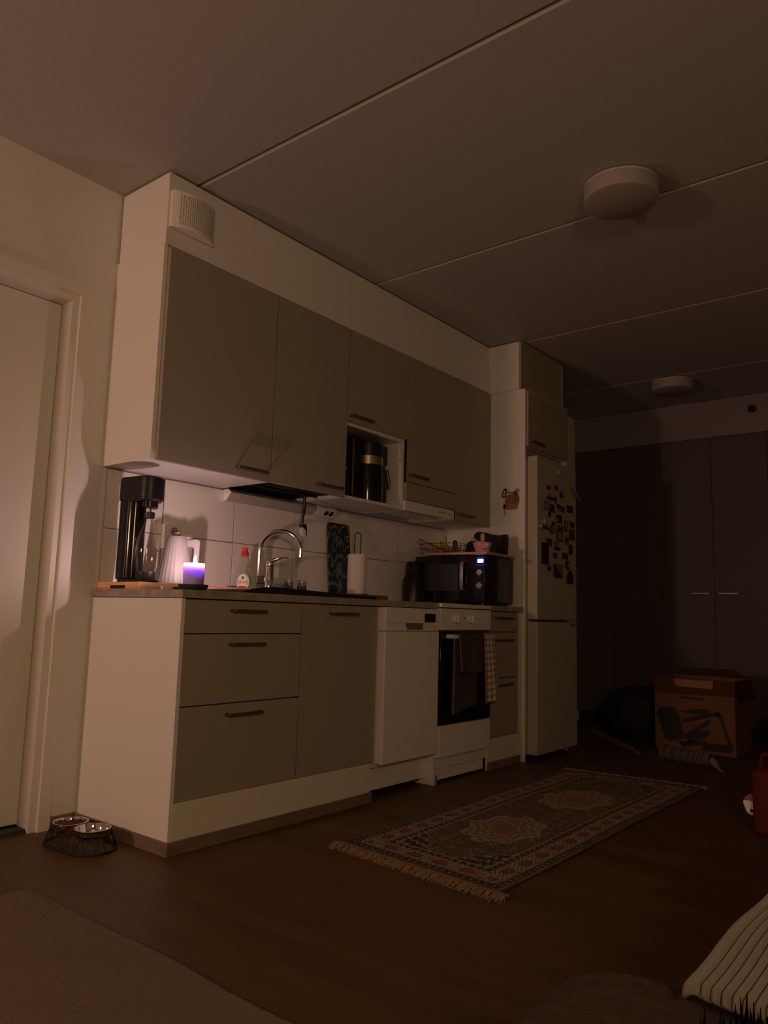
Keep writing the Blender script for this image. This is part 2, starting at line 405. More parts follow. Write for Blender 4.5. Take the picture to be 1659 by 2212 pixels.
# ------------------------------------------------------------------ base units
F0, F1 = -.562, -.580
t = thing('base_cabinet', 'base cabinet of three wide taupe drawers behind the white end panel', 'cabinet', (.31, -.29, 0))
obj('end_panel', bx(.0, .017, -.584, -.001, 0.0, .869), 'white', t, bev=.0008)
obj('body', bx(.0175, .6085, F0 + .014, -.001, .17, .869), 'white', t)
for z0, z1, hz in ((.170, .487, .450), (.492, .742, .707), (.747, .866, .831)):
    d = obj('drawer', bx(.0195, .607, F1, F0, z0, z1), 'front', t, bev=.001)
    bar_handle(d, .226, .391, F1, hz)
t = thing('base_cabinet', 'base cabinet with a single taupe door left of the dishwasher', 'cabinet', (.86, -.29, 0))
obj('body', bx(.6095, 1.104, F0 + .014, -.001, .17, .869), 'white', t)
d = obj('door', bx(.6105, 1.103, F1, F0, .170, .866), 'front', t, bev=.001)
bar_handle(d, .772, .943, F1, .831)
obj('gap_shade', bx(.6076, .6099, -.5785, F0 + .012, .172, .866), 'darkhole', t)  # dark strip for the shade in the gap beside the drawers
pl = obj('plinth_panel', bx(.0175, 1.077, -.5855, -.570, .0, .168), 'cream', bev=.0008)
setorigin(pl, (.55, -.578, 0)); tag(pl, 'long cream plinth panel under the drawers and the sink cabinet', 'plinth')
t = thing('base_cabinet', 'narrow base cabinet of three taupe drawers between the stove and the fridge panel', 'cabinet', (2.29, -.29, 0))
obj('body', bx(2.0915, 2.4875, F0 + .014, -.001, .17, .869), 'white', t)
obj('filler', bx(2.442, 2.4875, F1, F0 - .0005, .17, .869), 'cream', t)
for z0, z1, hz in ((.172, .490, .456), (.496, .749, .707), (.755, .866, .833)):
    d = obj('drawer', bx(2.094, 2.440, F1, F0 - .0005, z0, z1), 'front', t, bev=.001)
    bar_handle(d, 2.160, 2.347, F1, hz)
obj('plinth', bx(2.0915, 2.4875, -.5855, -.570, 0, .168), 'cream', t)
# worktops
o = obj('worktop', bx(-.002, 1.588, -.589, -.0105, .871, .900), 'counter', bev=.0015); setorigin(o, (.8, -.3, .871))
tag(o, 'long stone-patterned worktop over the drawers, sink cabinet and dishwasher', 'worktop')
o = obj('worktop', bx(2.0905, 2.4875, -.589, -.0105, .871, .900), 'counter', bev=.0015); setorigin(o, (2.29, -.3, .871))
tag(o, 'short piece of worktop under the microwave right of the stove', 'worktop')

# dishwasher
t = thing('dishwasher', 'slim white dishwasher with a dark display between sink cabinet and stove', 'dishwasher', (1.335, -.3, 0))
obj('body', bx(1.116, 1.556, -.565, -.03, .14, .868), 'enamel', t)
obj('door', bx(1.117, 1.555, -.618, -.566, .158, .7555), 'enamel', t, bev=.004, seg=3)
bm = bx(1.117, 1.555, -.618, -.566, .7575, .867)
p = obj('control_panel', bm, 'enamel', t, bev=.004, seg=3)
obj('panel_seam', bx(1.128, 1.27, -.6186, -.618, .7945, .7955), 'handle', p)
obj('display', bx(1.426, 1.520, -.6195, -.618, .800, .843), 'gloss', p, bev=.001)
bm = bx(1.272, 1.415, -.6188, -.618, .764, .796); bx(1.276, 1.411, -.622, -.6188, .768, .774, bm)
obj('handle_recess', bm, 'silver', p)
for k in range(8): obj('button', bx(1.425 + k * .0125, 1.431 + k * .0125, -.6186, -.618, .777, .7785), 'handle', p)
obj('kick_plate', bx(1.080, 1.566, -.535, -.525, .032, .139), 'enamel', t, bev=.001)
obj('kick_gap', bx(1.080, 1.566, -.50, -.04, .012, .1395), 'matteblack', t)
for x in (1.13, 1.52):
    for y in (-.47, -.10): obj('foot', lathe([(0, 0), (.018, 0), (.018, .008), (.008, .011), (0, .011)], (x, y), 12), 'black', t)
o = obj('divider_panel', bx(1.569, 1.586, -.586, -.02, .0, .8695), 'white', bev=.0008); setorigin(o, (1.578, -.3, 0)); tag(o, 'thin white divider panel between the dishwasher and the stove', 'panel')
o = obj('clip', bx(1.5862, 1.5925, -.594, -.560, .0, .045), 'base'); setorigin(o, (1.59, -.58, 0)); tag(o, 'small brown baseboard offcut beside the foot of the divider panel', 'baseboard')

# stove
t = thing('stove', 'white freestanding stove with black glass oven door and two knobs', 'stove', (1.845, -.3, 0))
obj('body', bx(1.5935, 2.086, -.572, -.03, .125, .872), 'enamel', t)
obj('cooktop', bx(1.592, 2.087, -.606, -.02, .878, .899), 'enamel', t, bev=.003)
for (x, y, r) in ((1.71, -.45, .075), (1.95, -.45, .09), (1.71, -.17, .09), (1.95, -.17, .075)):
    obj('hotplate', lathe([(0, .906), (r, .906), (r, .8995), (0, .8995)], (x, y), 32), 'matteblack', t, smooth=True)
cp = obj('control_panel', bx(1.593, 2.086, -.602, -.572, .763, .873), 'enamel', t, bev=.002)
for x in (1.722, 1.866):
    bm = prism(circ(x, .8195, .023, 28), 'y', -.618, -.602); 
    kb = obj('knob', bm, 'enamel', cp, bev=.003)
    obj('grip', bx(x - .004, x + .004, -.630, -.618, .799, .840), 'enamel', kb, bev=.002)
obj('pilot_light', prism(circ(1.815, .824, .004, 12), 'y', -.6035, -.602), 'black', cp)
dr = obj('oven_door', bx(1.593, 2.086, -.602, -.573, .288, .757), 'gloss', t, bev=.003)
bm = bx(1.640, 2.060, -.648, -.638, .721, .741); bx(1.640, 1.662, -.638, -.602, .721, .741, bm); bx(2.040, 2.060, -.638, -.602, .721, .741, bm)
obj('door_handle', bm, 'enamel', dr, bev=.002)
obj('warming_drawer', bx(1.593, 2.086, -.602, -.573, .128, .284), 'enamel', t, bev=.003)
obj('plinth', bx(1.598, 2.082, -.575, -.560, .070, .124), 'enamel', t)
obj('plinth', bx(1.598, 2.062, -.573, -.560, .016, .067), 'enamel', t)
for x in (1.63, 2.04):
    for y in (-.52, -.08): obj('foot', lathe([(0, 0), (.02, 0), (.02, .01), (.01, .0155), (0, .0155)], (x, y), 12), 'black', t)

# towels on the oven handle
def hang(xl, xr, zt, zb, y, thick=.004, nz=26, nx=18, amp=.006, ph=0., flare=0.):
    """draped cloth sheet: xl/xr functions of t (0 top..1 bottom); zb function of s"""
    bm = bmesh.new(); G = [[], []]
    for side in (0, 1):
        for i in range(nz + 1):
            t = i / nz; row = []
            for j in range(nx + 1):
                s = j / nx; x = xl(t) + (xr(t) - xl(t)) * s; z = zt + (zb(s) - zt) * t
                yy = y - amp * (.25 + t) * math.sin(s * 9 + ph) - flare * t
                row.append(bm.verts.new((x, yy + (thick if side else 0), z)))
            G[side].append(row)
    for g in G:
        for i in range(nz):
            for j in range(nx): bm.faces.new((g[i][j], g[i][j + 1], g[i + 1][j + 1], g[i + 1][j]))
    A, B = G
    for i in range(nz):
        bm.faces.new((A[i][0], A[i + 1][0], B[i + 1][0], B[i][0])); bm.faces.new((A[i][nx], A[i + 1][nx], B[i + 1][nx], B[i][nx]))
    for j in range(nx):
        bm.faces.new((A[0][j], A[0][j + 1], B[0][j + 1], B[0][j])); bm.faces.new((A[nz][j], A[nz][j + 1], B[nz][j + 1], B[nz][j]))
    return bm
def fold_over(x0, x1, z, y0, y1):
    pts = []
    for k in range(9):
        a = math.pi * k / 8; pts.append(((y0 + y1) / 2 + (y1 - y0) / 2 * -math.cos(a), z + .006 * math.sin(a)))
    inner = [((u - (y0 + y1) / 2) * .55 + (y0 + y1) / 2, z + (v - z) * .4 - .0005) for u, v in pts][::-1]
    return prism(pts + inner, 'x', x0, x1)
t = thing('dish_towel', 'charcoal dish towel folded over the left half of the oven handle', 'towel', (1.78, -.655, .75))
obj('back_flap', hang(lambda t: 1.664 - .010 * t, lambda t: 1.905 - .015 * t, .744, lambda s: .335 + .045 * s, -.6345, amp=.002), 'towel', t, smooth=True)
obj('front_flap', hang(lambda t: 1.676 + .02 * t, lambda t: 1.912 + .012 * t, .746, lambda s: .555 - .012 * math.sin(s * 3), -.660, amp=.004, ph=1), 'towel', t, smooth=True)
obj('fold', fold_over(1.668, 1.908, .745, -.661, -.628), 'towel', t, smooth=True)
obj('hem', tube([(1.666, -.6385, .744), (1.661, -.641, .60), (1.657, -.643, .46), (1.655, -.643, .34)], .0022, 6), 'fringe', t, label='pale stitched side hem')
obj('hem', tube([(1.678, -.6625, .744), (1.686, -.663, .66), (1.696, -.664, .556)], .002, 6), 'fringe', t, label='pale stitched side hem')
# checked towel: material with woven lines from geometry coordinates
def check_mat():
    m = bpy.data.materials.new('checked_cotton'); m.use_nodes = True; N = m.node_tree.nodes; L = m.node_tree.links; b = N['Principled BSDF']; b.inputs['Roughness'].default_value = .95
    uv = N.new('ShaderNodeAttribute'); uv.attribute_name = 'uvw'; sp_ = N.new('ShaderNodeSeparateXYZ'); L.new(uv.outputs['Vector'], sp_.inputs[0])
    def line(sock, period, offs):
        outs = []
        for o_ in offs:
            a = N.new('ShaderNodeMath'); a.operation = 'MULTIPLY_ADD'; a.inputs[1].default_value = 1 / period; a.inputs[2].default_value = o_; L.new(sock, a.inputs[0])
            f = N.new('ShaderNodeMath'); f.operation = 'FRACT'; L.new(a.outputs[0], f.inputs[0])
            l = N.new('ShaderNodeMath'); l.operation = 'LESS_THAN'; l.inputs[1].default_value = .085; L.new(f.outputs[0], l.inputs[0]); outs.append(l.outputs[0])
        mx = N.new('ShaderNodeMath'); mx.operation = 'MAXIMUM'; L.new(outs[0], mx.inputs[0]); L.new(outs[1], mx.inputs[1]); return mx.outputs[0]
    a = line(sp_.outputs[0], .040, (0, .16)); c = line(sp_.outputs[1], .034, (0, .18))
    mx = N.new('ShaderNodeMath'); mx.operation = 'MAXIMUM'; L.new(a, mx.inputs[0]); L.new(c, mx.inputs[1])
    mm = N.new('ShaderNodeMixRGB'); mm.inputs[1].default_value = (.66, .58, .46, 1); mm.inputs[2].default_value = (.10, .05, .035, 1); L.new(mx.outputs[0], mm.inputs[0]); L.new(mm.outputs[0], b.inputs['Base Color'])
    return m
M['check'] = check_mat()
t = thing('dish_towel', 'cream checked dish towel hanging from the right end of the oven handle', 'towel', (1.97, -.655, .75))
nz, nx = 40, 20
bm = hang(lambda t: 1.915 + .005 * t, lambda t: 2.030 + .055 * t, .746, lambda s: .375 + .022 * s, -.662, nz=nz, nx=nx, amp=.006, ph=2, flare=.006)
o = obj('front_flap', bm, 'check', t, smooth=True)
at = o.data.attributes.new('uvw', 'FLOAT_VECTOR', 'POINT')
vals = []
for side in (0, 1):
    for i in range(nz + 1):
        for j in range(nx + 1): vals += [.165 * j / nx, .37 * i / nz, 0]
vals += [0] * (3 * len(o.data.vertices) - len(vals)); at.data.foreach_set('vector', vals[:3 * len(o.data.vertices)])
obj('fold', fold_over(1.916, 2.030, .745, -.664, -.628), 'knit', t, smooth=True)

# ------------------------------------------------------------------ tall fridge housing
t = thing('fridge_housing', 'tall housing around the fridge: side panels, top cupboard door and soffit', 'cabinet', (2.78, -.3, 0))
obj('side_panel', bx(2.489, 2.505, -.596, -.001, 0.0, 2.262), 'white', t, bev=.0008)
obj('side_panel', bx(3.064, 3.080, -.596, -.001, 0.0, 2.262), 'white', t, bev=.0008)
obj('body', bx(2.5055, 3.0635, -.59, -.001, 1.893, 2.262), 'white', t)
d = obj('door', bx(2.508, 3.062, -.609, -.591, 1.897, 2.247), 'front', t, bev=.001)
bar_handle(d, 2.520, 2.690, -.609, 1.928)
obj('filler', bx(2.506, 3.0635, -.560, -.545, 1.842, 1.892), 'front', t)
obj('soffit_board', bx(2.489, 3.062, -.567, -.552, 2.2635, 2.577), 'front', t, bev=.0008)
obj('soffit_side', bx(2.489, 2.505, -.5515, -.001, 2.2635, 2.577), 'white', t)
obj('soffit_side', bx(3.0625, 3.078, -.567, -.001, 2.2635, 2.577), 'white', t)

# fridge-freezer
t = thing('fridge', 'off-white fridge freezer covered in magnets beside the tall panel', 'fridge', (2.79, -.3, 0))
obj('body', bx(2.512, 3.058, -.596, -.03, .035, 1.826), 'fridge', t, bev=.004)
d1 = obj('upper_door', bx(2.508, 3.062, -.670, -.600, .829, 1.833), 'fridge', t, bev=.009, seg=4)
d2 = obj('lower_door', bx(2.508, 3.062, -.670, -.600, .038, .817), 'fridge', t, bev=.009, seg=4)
obj('badge', bx(2.960, 3.030, -.6712, -.670, .790, .808), 'silver', d2)
obj('plinth', bx(2.53, 3.04, -.57, -.54, .0, .036), 'matteblack', t)
for x in (2.55, 3.02):
    obj('foot', lathe([(0, 0), (.018, 0), (.018, .03), (0, .03)], (x, -.10), 12), 'black', t)

# magnets on the fridge door
MAG = [
 ((2.625, 2.682, 1.634, 1.665), 'heart', (.10, .03, .04), 'tiny dark red heart-shaped magnet, top left of the fridge magnets'),
 ((2.740, 2.785, 1.650, 1.681), 'rect', (.12, .05, .03), 'tiny square brown magnet right of the heart magnet'),
 ((2.807, 2.860, 1.608, 1.658), 'doll', (.20, .17, .14), 'round-headed doll magnet with a dark base near the top of the fridge'),
 ((2.625, 2.722, 1.573, 1.618), 'dome', (.03, .05, .06), 'dome-shaped magnet with a dark blue lower half under the heart magnet'),
 ((2.730, 2.768, 1.563, 1.606), 'cross', (.05, .02, .025), 'small dark figure magnet right of the dome magnet'),
 ((2.593, 2.665, 1.507, 1.558), 'frame', (.16, .08, .04), 'small brown framed picture magnet at the left edge under the dome'),
 ((2.668, 2.735, 1.500, 1.549), 'rect', (.07, .05, .035), 'dark picture magnet right of the brown framed picture'),
 ((2.770, 2.815, 1.516, 1.561), 'cap', (.22, .18, .14), 'cream magnet with a black cap below the doll magnet'),
 ((2.822, 2.880, 1.518, 1.556), 'rect', (.10, .08, .06), 'faded square magnet right of the black-capped magnet'),
 ((2.915, 3.000, 1.528, 1.573), 'rect', (.025, .018, .015), 'black rectangular magnet near the right edge below the tilted photo'),
 ((2.649, 2.685, 1.468, 1.499), 'rect', (.05, .03, .02), 'tiny dark magnet hanging under the dark picture magnet'),
 ((2.758, 2.838, 1.442, 1.494), 'book', (.03, .035, .03), 'black magnet with a white left edge in the middle of the door'),
 ((2.551, 2.645, 1.381, 1.447), 'tower', (.10, .05, .03), 'brown building magnet with a shiny gold spire at the left edge'),
 ((2.656, 2.742, 1.364, 1.418), 'oval', (.14, .08, .045), 'oval brown magnet right of the gold spire magnet'),
 ((2.700, 2.744, 1.420, 1.442), 'rect', (.05, .012, .012), 'small maroon magnet above the oval brown magnet'),
 ((2.766, 2.853, 1.398, 1.430), 'rect', (.28, .05, .035), 'red banner magnet in the middle of the fridge door'),
 ((2.765, 2.850, 1.324, 1.395), 'frame', (.07, .03, .02), 'tall dark framed picture magnet under the red banner'),
 ((2.871, 2.922, 1.397, 1.468), 'frame', (.09, .04, .03), 'upright narrow dark framed magnet right of the red banner'),
 ((2.942, 2.978, 1.434, 1.476), 'rect', (.22, .14, .06), 'tan upright magnet near the right edge of the fridge'),
 ((2.983, 3.020, 1.430, 1.470), 'rect', (.05, .03, .02), 'dark small magnet right of the tan magnet at the fridge edge'),
 ((2.943, 3.025, 1.350, 1.420), 'rect', (.11, .07, .04), 'brown picture magnet under the tan magnet at the right edge'),
 ((2.868, 2.940, 1.311, 1.374), 'ring', (.34, .10, .03), 'round orange magnet with a black centre'),
 ((2.622, 2.697, 1.284, 1.331), 'rect', (.10, .06, .04), 'brown square magnet above the tall dark brown magnet'),
 ((2.562, 2.655, 1.165, 1.300), 'rect', (.045, .015, .012), 'tall dark brown rectangular magnet at the left edge'),
 ((2.733, 2.790, 1.286, 1.318), 'frame', (.16, .10, .05), 'small pale framed magnet below the tall framed picture'),
 ((2.728, 2.815, 1.267, 1.284), 'rect', (.035, .02, .02), 'dark bar-shaped magnet lying across the middle of the door'),
 ((2.942, 2.992, 1.255, 1.319), 'rect', (.02, .02, .02), 'black upright oblong magnet below the brown picture at the right'),
 ((2.718, 2.780, 1.212, 1.250), 'ringd', (.07, .015, .015), 'dark red ring-shaped magnet under the dark bar magnet'),
 ((2.846, 2.925, 1.218, 1.258), 'frame', (.05, .03, .025), 'dark framed magnet right of the dark red ring'),
 ((2.640, 2.676, 1.130, 1.164), 'doll', (.08, .05, .05), 'tiny figure magnet under the tall dark brown magnet'),
 ((2.715, 2.847, 1.091, 1.181), 'slope', (.20, .15, .10), 'large square magnet with a dark diagonal mountain scene'),
 ((2.885, 2.955, 1.150, 1.212), 'oval', (.05, .03, .03), 'dark oval magnet above the black bottle-shaped magnet'),
 ((2.905, 2.990, 1.062, 1.148), 'boot', (.018, .015, .02), 'large black bottle-shaped magnet lowest at the right'),
]
mcache = {}
def cm(col, rough=.5):
    k = (tuple(col), rough)
    if k not in mcache: mcache[k] = mat('magnet_paint', col, rough)
    return mcache[k]
YM = -.6705
for (x0, x1, z0, z1), kind, col, lab in MAG:
    cx, cz = (x0 + x1) / 2, (z0 + z1) / 2; wd, ht = x1 - x0, z1 - z0
    t = thing('fridge_magnet', lab, 'magnet', (cx, YM, cz), group='magnets on the fridge door')
    c = cm(col); dark = cm((.015, .012, .012)); light = cm((.30, .25, .19))
    if kind == 'rect':
        obj('plate', bx(x0, x1, YM - .004, YM, z0, z1), c, t, bev=.001); obj('picture', bx(x0 + .12 * wd, x1 - .12 * wd, YM - .005, YM - .004, z0 + .12 * ht, z0 + .55 * ht), cm([v * .6 for v in col]), t)
    elif kind == 'frame':
        e = .009; bm = bx(x0, x1, YM - .005, YM, z0, z0 + e); bx(x0, x1, YM - .005, YM, z1 - e, z1, bm); bx(x0, x0 + e, YM - .005, YM, z0 + e, z1 - e, bm); bx(x1 - e, x1, YM - .005, YM, z0 + e, z1 - e, bm)
        obj('frame', bm, c, t); obj('picture', bx(x0 + e, x1 - e, YM - .003, YM, z0 + e, z1 - e), light if col[0] > .06 else cm((.09, .07, .05)), t)
    elif kind in ('oval', 'ring', 'ringd'):
        pl_ = [(cx + wd / 2 * math.cos(2 * math.pi * k / 28), cz + ht / 2 * math.sin(2 * math.pi * k / 28)) for k in range(28)]
        obj('plate', prism(pl_, 'y', YM - .005, YM), c, t, bev=.001)
        s = .5; pl_ = [(cx + .1 * wd + s * wd / 2 * math.cos(2 * math.pi * k / 20), cz + s * ht / 2 * math.sin(2 * math.pi * k / 20)) for k in range(20)]
        obj('centre', prism(pl_, 'y', YM - .0065, YM - .005), {'oval': light, 'ring': dark, 'ringd': light}[kind], t)
    elif kind == 'heart':
        pl_ = []
        for k in range(28):
            a = 2 * math.pi * k / 28; pl_.append((cx + wd / 2 * math.sin(a) ** 3, cz + ht * .5 * (13 * math.cos(a) - 5 * math.cos(2 * a) - 2 * math.cos(3 * a) - math.cos(4 * a)) / 15))
        obj('plate', prism(pl_, 'y', YM - .005, YM), c, t)
    elif kind == 'dome':
        pl_ = [(cx + wd / 2 * math.cos(R(a)), z0 + ht * math.sin(R(a))) for a in range(0, 181, 12)]
        obj('plate', prism(pl_, 'y', YM - .005, YM), light, t); obj('sea', bx(x0 + .003, x1 - .003, YM - .0065, YM - .005, z0 + .001, z0 + ht * .42), c, t)
    elif kind == 'doll':
        obj('body', prism([(cx + wd * .42 * math.cos(R(a)), z0 + ht * .32 + ht * .32 * math.sin(R(a))) for a in range(0, 360, 18)], 'y', YM - .007, YM), dark, t)
        obj('head', prism([(cx + wd * .3 * math.cos(R(a)), z1 - ht * .3 + ht * .3 * math.sin(R(a))) for a in range(0, 360, 18)], 'y', YM - .008, YM - .001), c, t)
    elif kind == 'cross':
        obj('body', prism([(cx - wd * .2, z0), (cx + wd * .3, z0), (cx + wd * .2, cz), (x1, cz + ht * .1), (x1, cz + ht * .25), (cx + wd * .15, cz + ht * .25), (cx + wd * .1, z1), (cx - wd * .2, z1), (cx - wd * .2, cz + ht * .2), (x0, cz + ht * .3), (x0, cz + ht * .1), (cx - wd * .2, cz)], 'y', YM - .005, YM), c, t)
    elif kind == 'cap':
        obj('body', bx(x0 + .004, x1 - .006, YM - .006, YM, z0, z0 + ht * .5), c, t, bev=.001); obj('cap', bx(x0, x1, YM - .008, YM, z0 + ht * .5, z1), dark, t, bev=.002)
    elif kind == 'book':
        obj('plate', bx(x0, x1, YM - .005, YM, z0, z1), c, t, bev=.001); obj('edge', bx(x0 + .005, x0 + .022, YM - .0065, YM - .005, z0 + .006, z0 + ht * .6), light, t)
        obj('figure', prism([(cx, z0 + .004), (x1 - .01, z0 + .004), (x1 - .006, z1 - .012), (cx + .01, z1 - .02)], 'y', YM - .0065, YM - .005), cm((.06, .02, .02)), t)
    elif kind == 'tower':
        gold = cm((.85, .60, .30), .2); gold.node_tree.nodes['Principled BSDF'].inputs['Metallic'].default_value = .8
        obj('base', prism([(x0, z0 + .004), (x1, z0), (x1 - .01, z0 + ht * .22), (cx + .02, z0 + ht * .42), (x0 + .03, z0 + ht * .40), (x0, z0 + ht * .38)], 'y', YM - .008, YM), c, t, bev=.001)
        obj('spire', prism([(x0 + .030, z0 + ht * .36), (x0 + .052, z0 + ht * .36), (x0 + .047, z0 + ht * .6), (x0 + .052, z0 + ht * .8), (x0 + .047, z1), (x0 + .040, z1), (x0 + .038, z0 + ht * .8), (x0 + .042, z0 + ht * .6)], 'y', YM - .012, YM - .001), gold, t, bev=.001)
        obj('gilt_edge', bx(x0 - .002, x0 + .008, YM - .010, YM - .001, z0 + .008, z0 + ht * .36), gold, t, bev=.001)
    elif kind == 'slope':
        obj('plate', bx(x0, x1, YM - .004, YM, z0, z1), c, t, bev=.001)
        obj('mountain', prism([(x0 + .004, z0 + .004), (x1 - .004, z0 + .004), (x0 + wd * .55, cz), (x0 + .02, z1 - .006), (x0 + .004, z1 - .01)], 'y', YM - .0055, YM - .004), cm((.05, .02, .02)), t)
    elif kind == 'boot':
        obj('plate', prism([(x0 + .006, z0), (x1 - .004, z0 + .002), (x1, z0 + ht * .55), (cx + .012, z1), (cx - .012, z1), (x0, z0 + ht * .5)], 'y', YM - .012, YM), c, t, bev=.004)
t = thing('fridge_magnet', 'tilted white photo strip magnet sticking out past the right edge of the fridge', 'magnet', (3.01, YM, 1.66), group='magnets on the fridge door')
obj('sheet', prism([(2.926, 1.712), (2.950, 1.716), (3.108, 1.636), (3.100, 1.630), (3.020, 1.640), (2.985, 1.655)], 'y', YM - .010, YM - .002), cm((.40, .33, .25)), t)
for k in range(3):
    a = 2.960 + k * .038; b = 1.698 - k * .020
    obj('picture', prism([(a, b), (a + .022, b - .010), (a + .034, b - .034), (a + .016, b - .024)], 'y', YM - .011, YM - .010), cm((.05, .03, .025)), t)
o = obj('button_magnet', prism(circ(2.799, 1.772, .009, 20), 'y', YM - .008, YM), 'fridgelight', bev=.002)
setorigin(o, (2.799, YM, 1.772)); tag(o, 'single small round white magnet high on the fridge door', 'magnet', 'magnets on the fridge door')

# key holder on the tall panel (faces left)
XP = 2.4885
def yz_(poly, x0, x1): return prism(poly, 'x', x0, x1)
t = thing('key_holder', 'small orange and pink leather key holder hung on the tall panel beside the fridge', 'key holder', (XP, -.515, 1.56))
obj('pouch', yz_([(-.470, 1.585), (-.500, 1.598), (-.545, 1.600), (-.560, 1.570), (-.555, 1.535), (-.530, 1.520), (-.490, 1.520), (-.466, 1.540)], XP - .018, XP - .002), 'leather', t, bev=.004)
obj('pouch_base', yz_([(-.475, 1.532), (-.548, 1.534), (-.545, 1.505), (-.485, 1.500)], XP - .021, XP - .002), 'pinkl', t, bev=.003)
obj('hook_bar', tube([(XP - .006, -.470, 1.612), (XP - .012, -.50, 1.606), (XP - .012, -.545, 1.608), (XP - .006, -.565, 1.620)], .003, 8), 'brass', t)
for y in (-.540, -.552):
    obj('hook', tube([(XP - .003, y, 1.634), (XP - .012, y, 1.618), (XP - .020, y, 1.606), (XP - .024, y, 1.612)], .002, 8), 'brass', t)
t = thing('carabiner', 'black carabiner loop hanging at the left of the key holder', 'carabiner', (XP - .02, -.475, 1.60))
obj('loop', tube([(XP - .026, -.468 + .012 * math.cos(a) - .006 * math.sin(a), 1.603 + .026 * math.sin(a)) for a in [2 * math.pi * k / 20 for k in range(20)]], .0042, 8, closed=True), 'black', t, smooth=True)
t = thing('key', 'car key with a black head hanging lowest below the key holder', 'key', (XP - .02, -.470, 1.50))
obj('head', prism([(y, z) for y, z in [(-.470 + .009 * math.cos(a), 1.518 + .016 * math.sin(a)) for a in [2 * math.pi * k / 20 for k in range(20)]]], 'x', XP - .030, XP - .022), 'black', t, bev=.002)
obj('blade', bx(XP - .027, XP - .025, -.4725, -.4675, 1.468, 1.503), 'brass', t)
obj('ring', tube([(XP - .026, -.466 + .006 * math.cos(a), 1.541 + .010 * math.sin(a)) for a in [2 * math.pi * k / 14 for k in range(14)]], .001, 6, closed=True), 'silver', t)
t = thing('key', 'small dark key hanging in front of the right half of the key holder', 'key', (XP - .02, -.548, 1.60))
obj('head', prism([(-.547 + .007 * math.cos(a), 1.598 + .012 * math.sin(a)) for a in [2 * math.pi * k / 16 for k in range(16)]], 'x', XP - .036, XP - .028), 'black', t, bev=.002)
obj('blade', bx(XP - .033, XP - .031, -.5495, -.5445, 1.545, 1.587), 'handle', t)

# ------------------------------------------------------------------ ceiling lamps, detector
def ceiling_lamp(x, y, label):
    t = thing('ceiling_lamp', label, 'lamp', (x, y, H), group='round ceiling lamps')
    obj('mount', lathe([(0, H), (.138, H), (.138, H - .006), (0, H - .006)], (x, y), 64), 'darkhole', t, smooth=True)
    obj('rim', lathe([(.120, H - .006), (.147, H - .006), (.147, H - .016), (.120, H - .016)], (x, y), 64), 'lampw', t, smooth=True)
    obj('diffuser', lathe([(0, H - .0165), (.1455, H - .0165), (.1455, H - .068), (.1440, H - .0735), (.139, H - .076), (0, H - .078)], (x, y), 64), 'opal', t, smooth=True)
    return t
ceiling_lamp(1.158, -1.742, 'near round white ceiling lamp over the joint in front of the cabinets')
ceiling_lamp(3.865, -1.060, 'far round white ceiling lamp near the closets, almost in darkness')

# ------------------------------------------------------------------ closets along the right wall
XC = 4.497
t = thing('closet_soffit', 'pale board above the closets up to the ceiling', 'soffit', (XC, -1.6, 2.28))
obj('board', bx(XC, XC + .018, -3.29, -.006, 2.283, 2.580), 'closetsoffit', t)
obj('filling', bx(XC + .019, XR - .01, -3.29, -.006, 2.283, 2.575), 'darkhole', t)
t = thing('detector', 'small round black socket-like device on the board above the closets', 'detector', (XC, -1.450, 2.467))
obj('housing', prism(circ(-1.450, 2.467, .030, 28), 'x', XC - .018, XC - .0005), 'black', t, bev=.004)
obj('lens', prism(circ(-1.447, 2.470, .013, 20), 'x', XC - .023, XC - .018), 'gloss', t, bev=.002)
obj('glint', prism(circ(-1.452, 2.489, .003, 10), 'x', XC - .0195, XC - .018), 'silver', t)
for n_, (ya, yb) in enumerate(((-.005, -.735), (-.735, -1.540), (-1.540, -2.345), (-2.345, -3.150))):
    lab = ['built-in closet nearest the back wall, in deep shadow beside the fridge', 'built-in closet in the middle of the right wall behind the cardboard box', 'built-in closet at the right edge of the picture', 'built-in closet farthest from the kitchen, right of the others'][n_]
    t = thing('closet', lab, 'closet', (XC + .3, (ya + yb) / 2, 0), group='built-in closets')
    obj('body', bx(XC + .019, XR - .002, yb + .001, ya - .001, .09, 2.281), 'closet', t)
    obj('plinth', bx(XC + .05, XC + .066, yb + .001, ya - .001, .0, .089), 'matteblack', t)
    ym = {0: -.330, 1: -1.137, 2: -1.942, 3: -2.747}[n_]
    for (p, q, s) in ((ya - .0015, ym + .0015, 1), (ym - .0015, yb + .0015, -1)):
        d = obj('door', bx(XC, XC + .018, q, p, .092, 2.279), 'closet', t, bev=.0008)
        if s > 0: h0, h1 = ym + .030, ym + .165
        else: h0, h1 = ym - .175, ym - .035
        bm = bx(XC - .030, XC - .023, h0, h1, 1.058, 1.068); bx(XC - .023, XC, h0, h0 + .008, 1.058, 1.068, bm); bx(XC - .023, XC, h1 - .008, h1, 1.058, 1.068, bm)
        obj('handle', bm, 'handle', d)

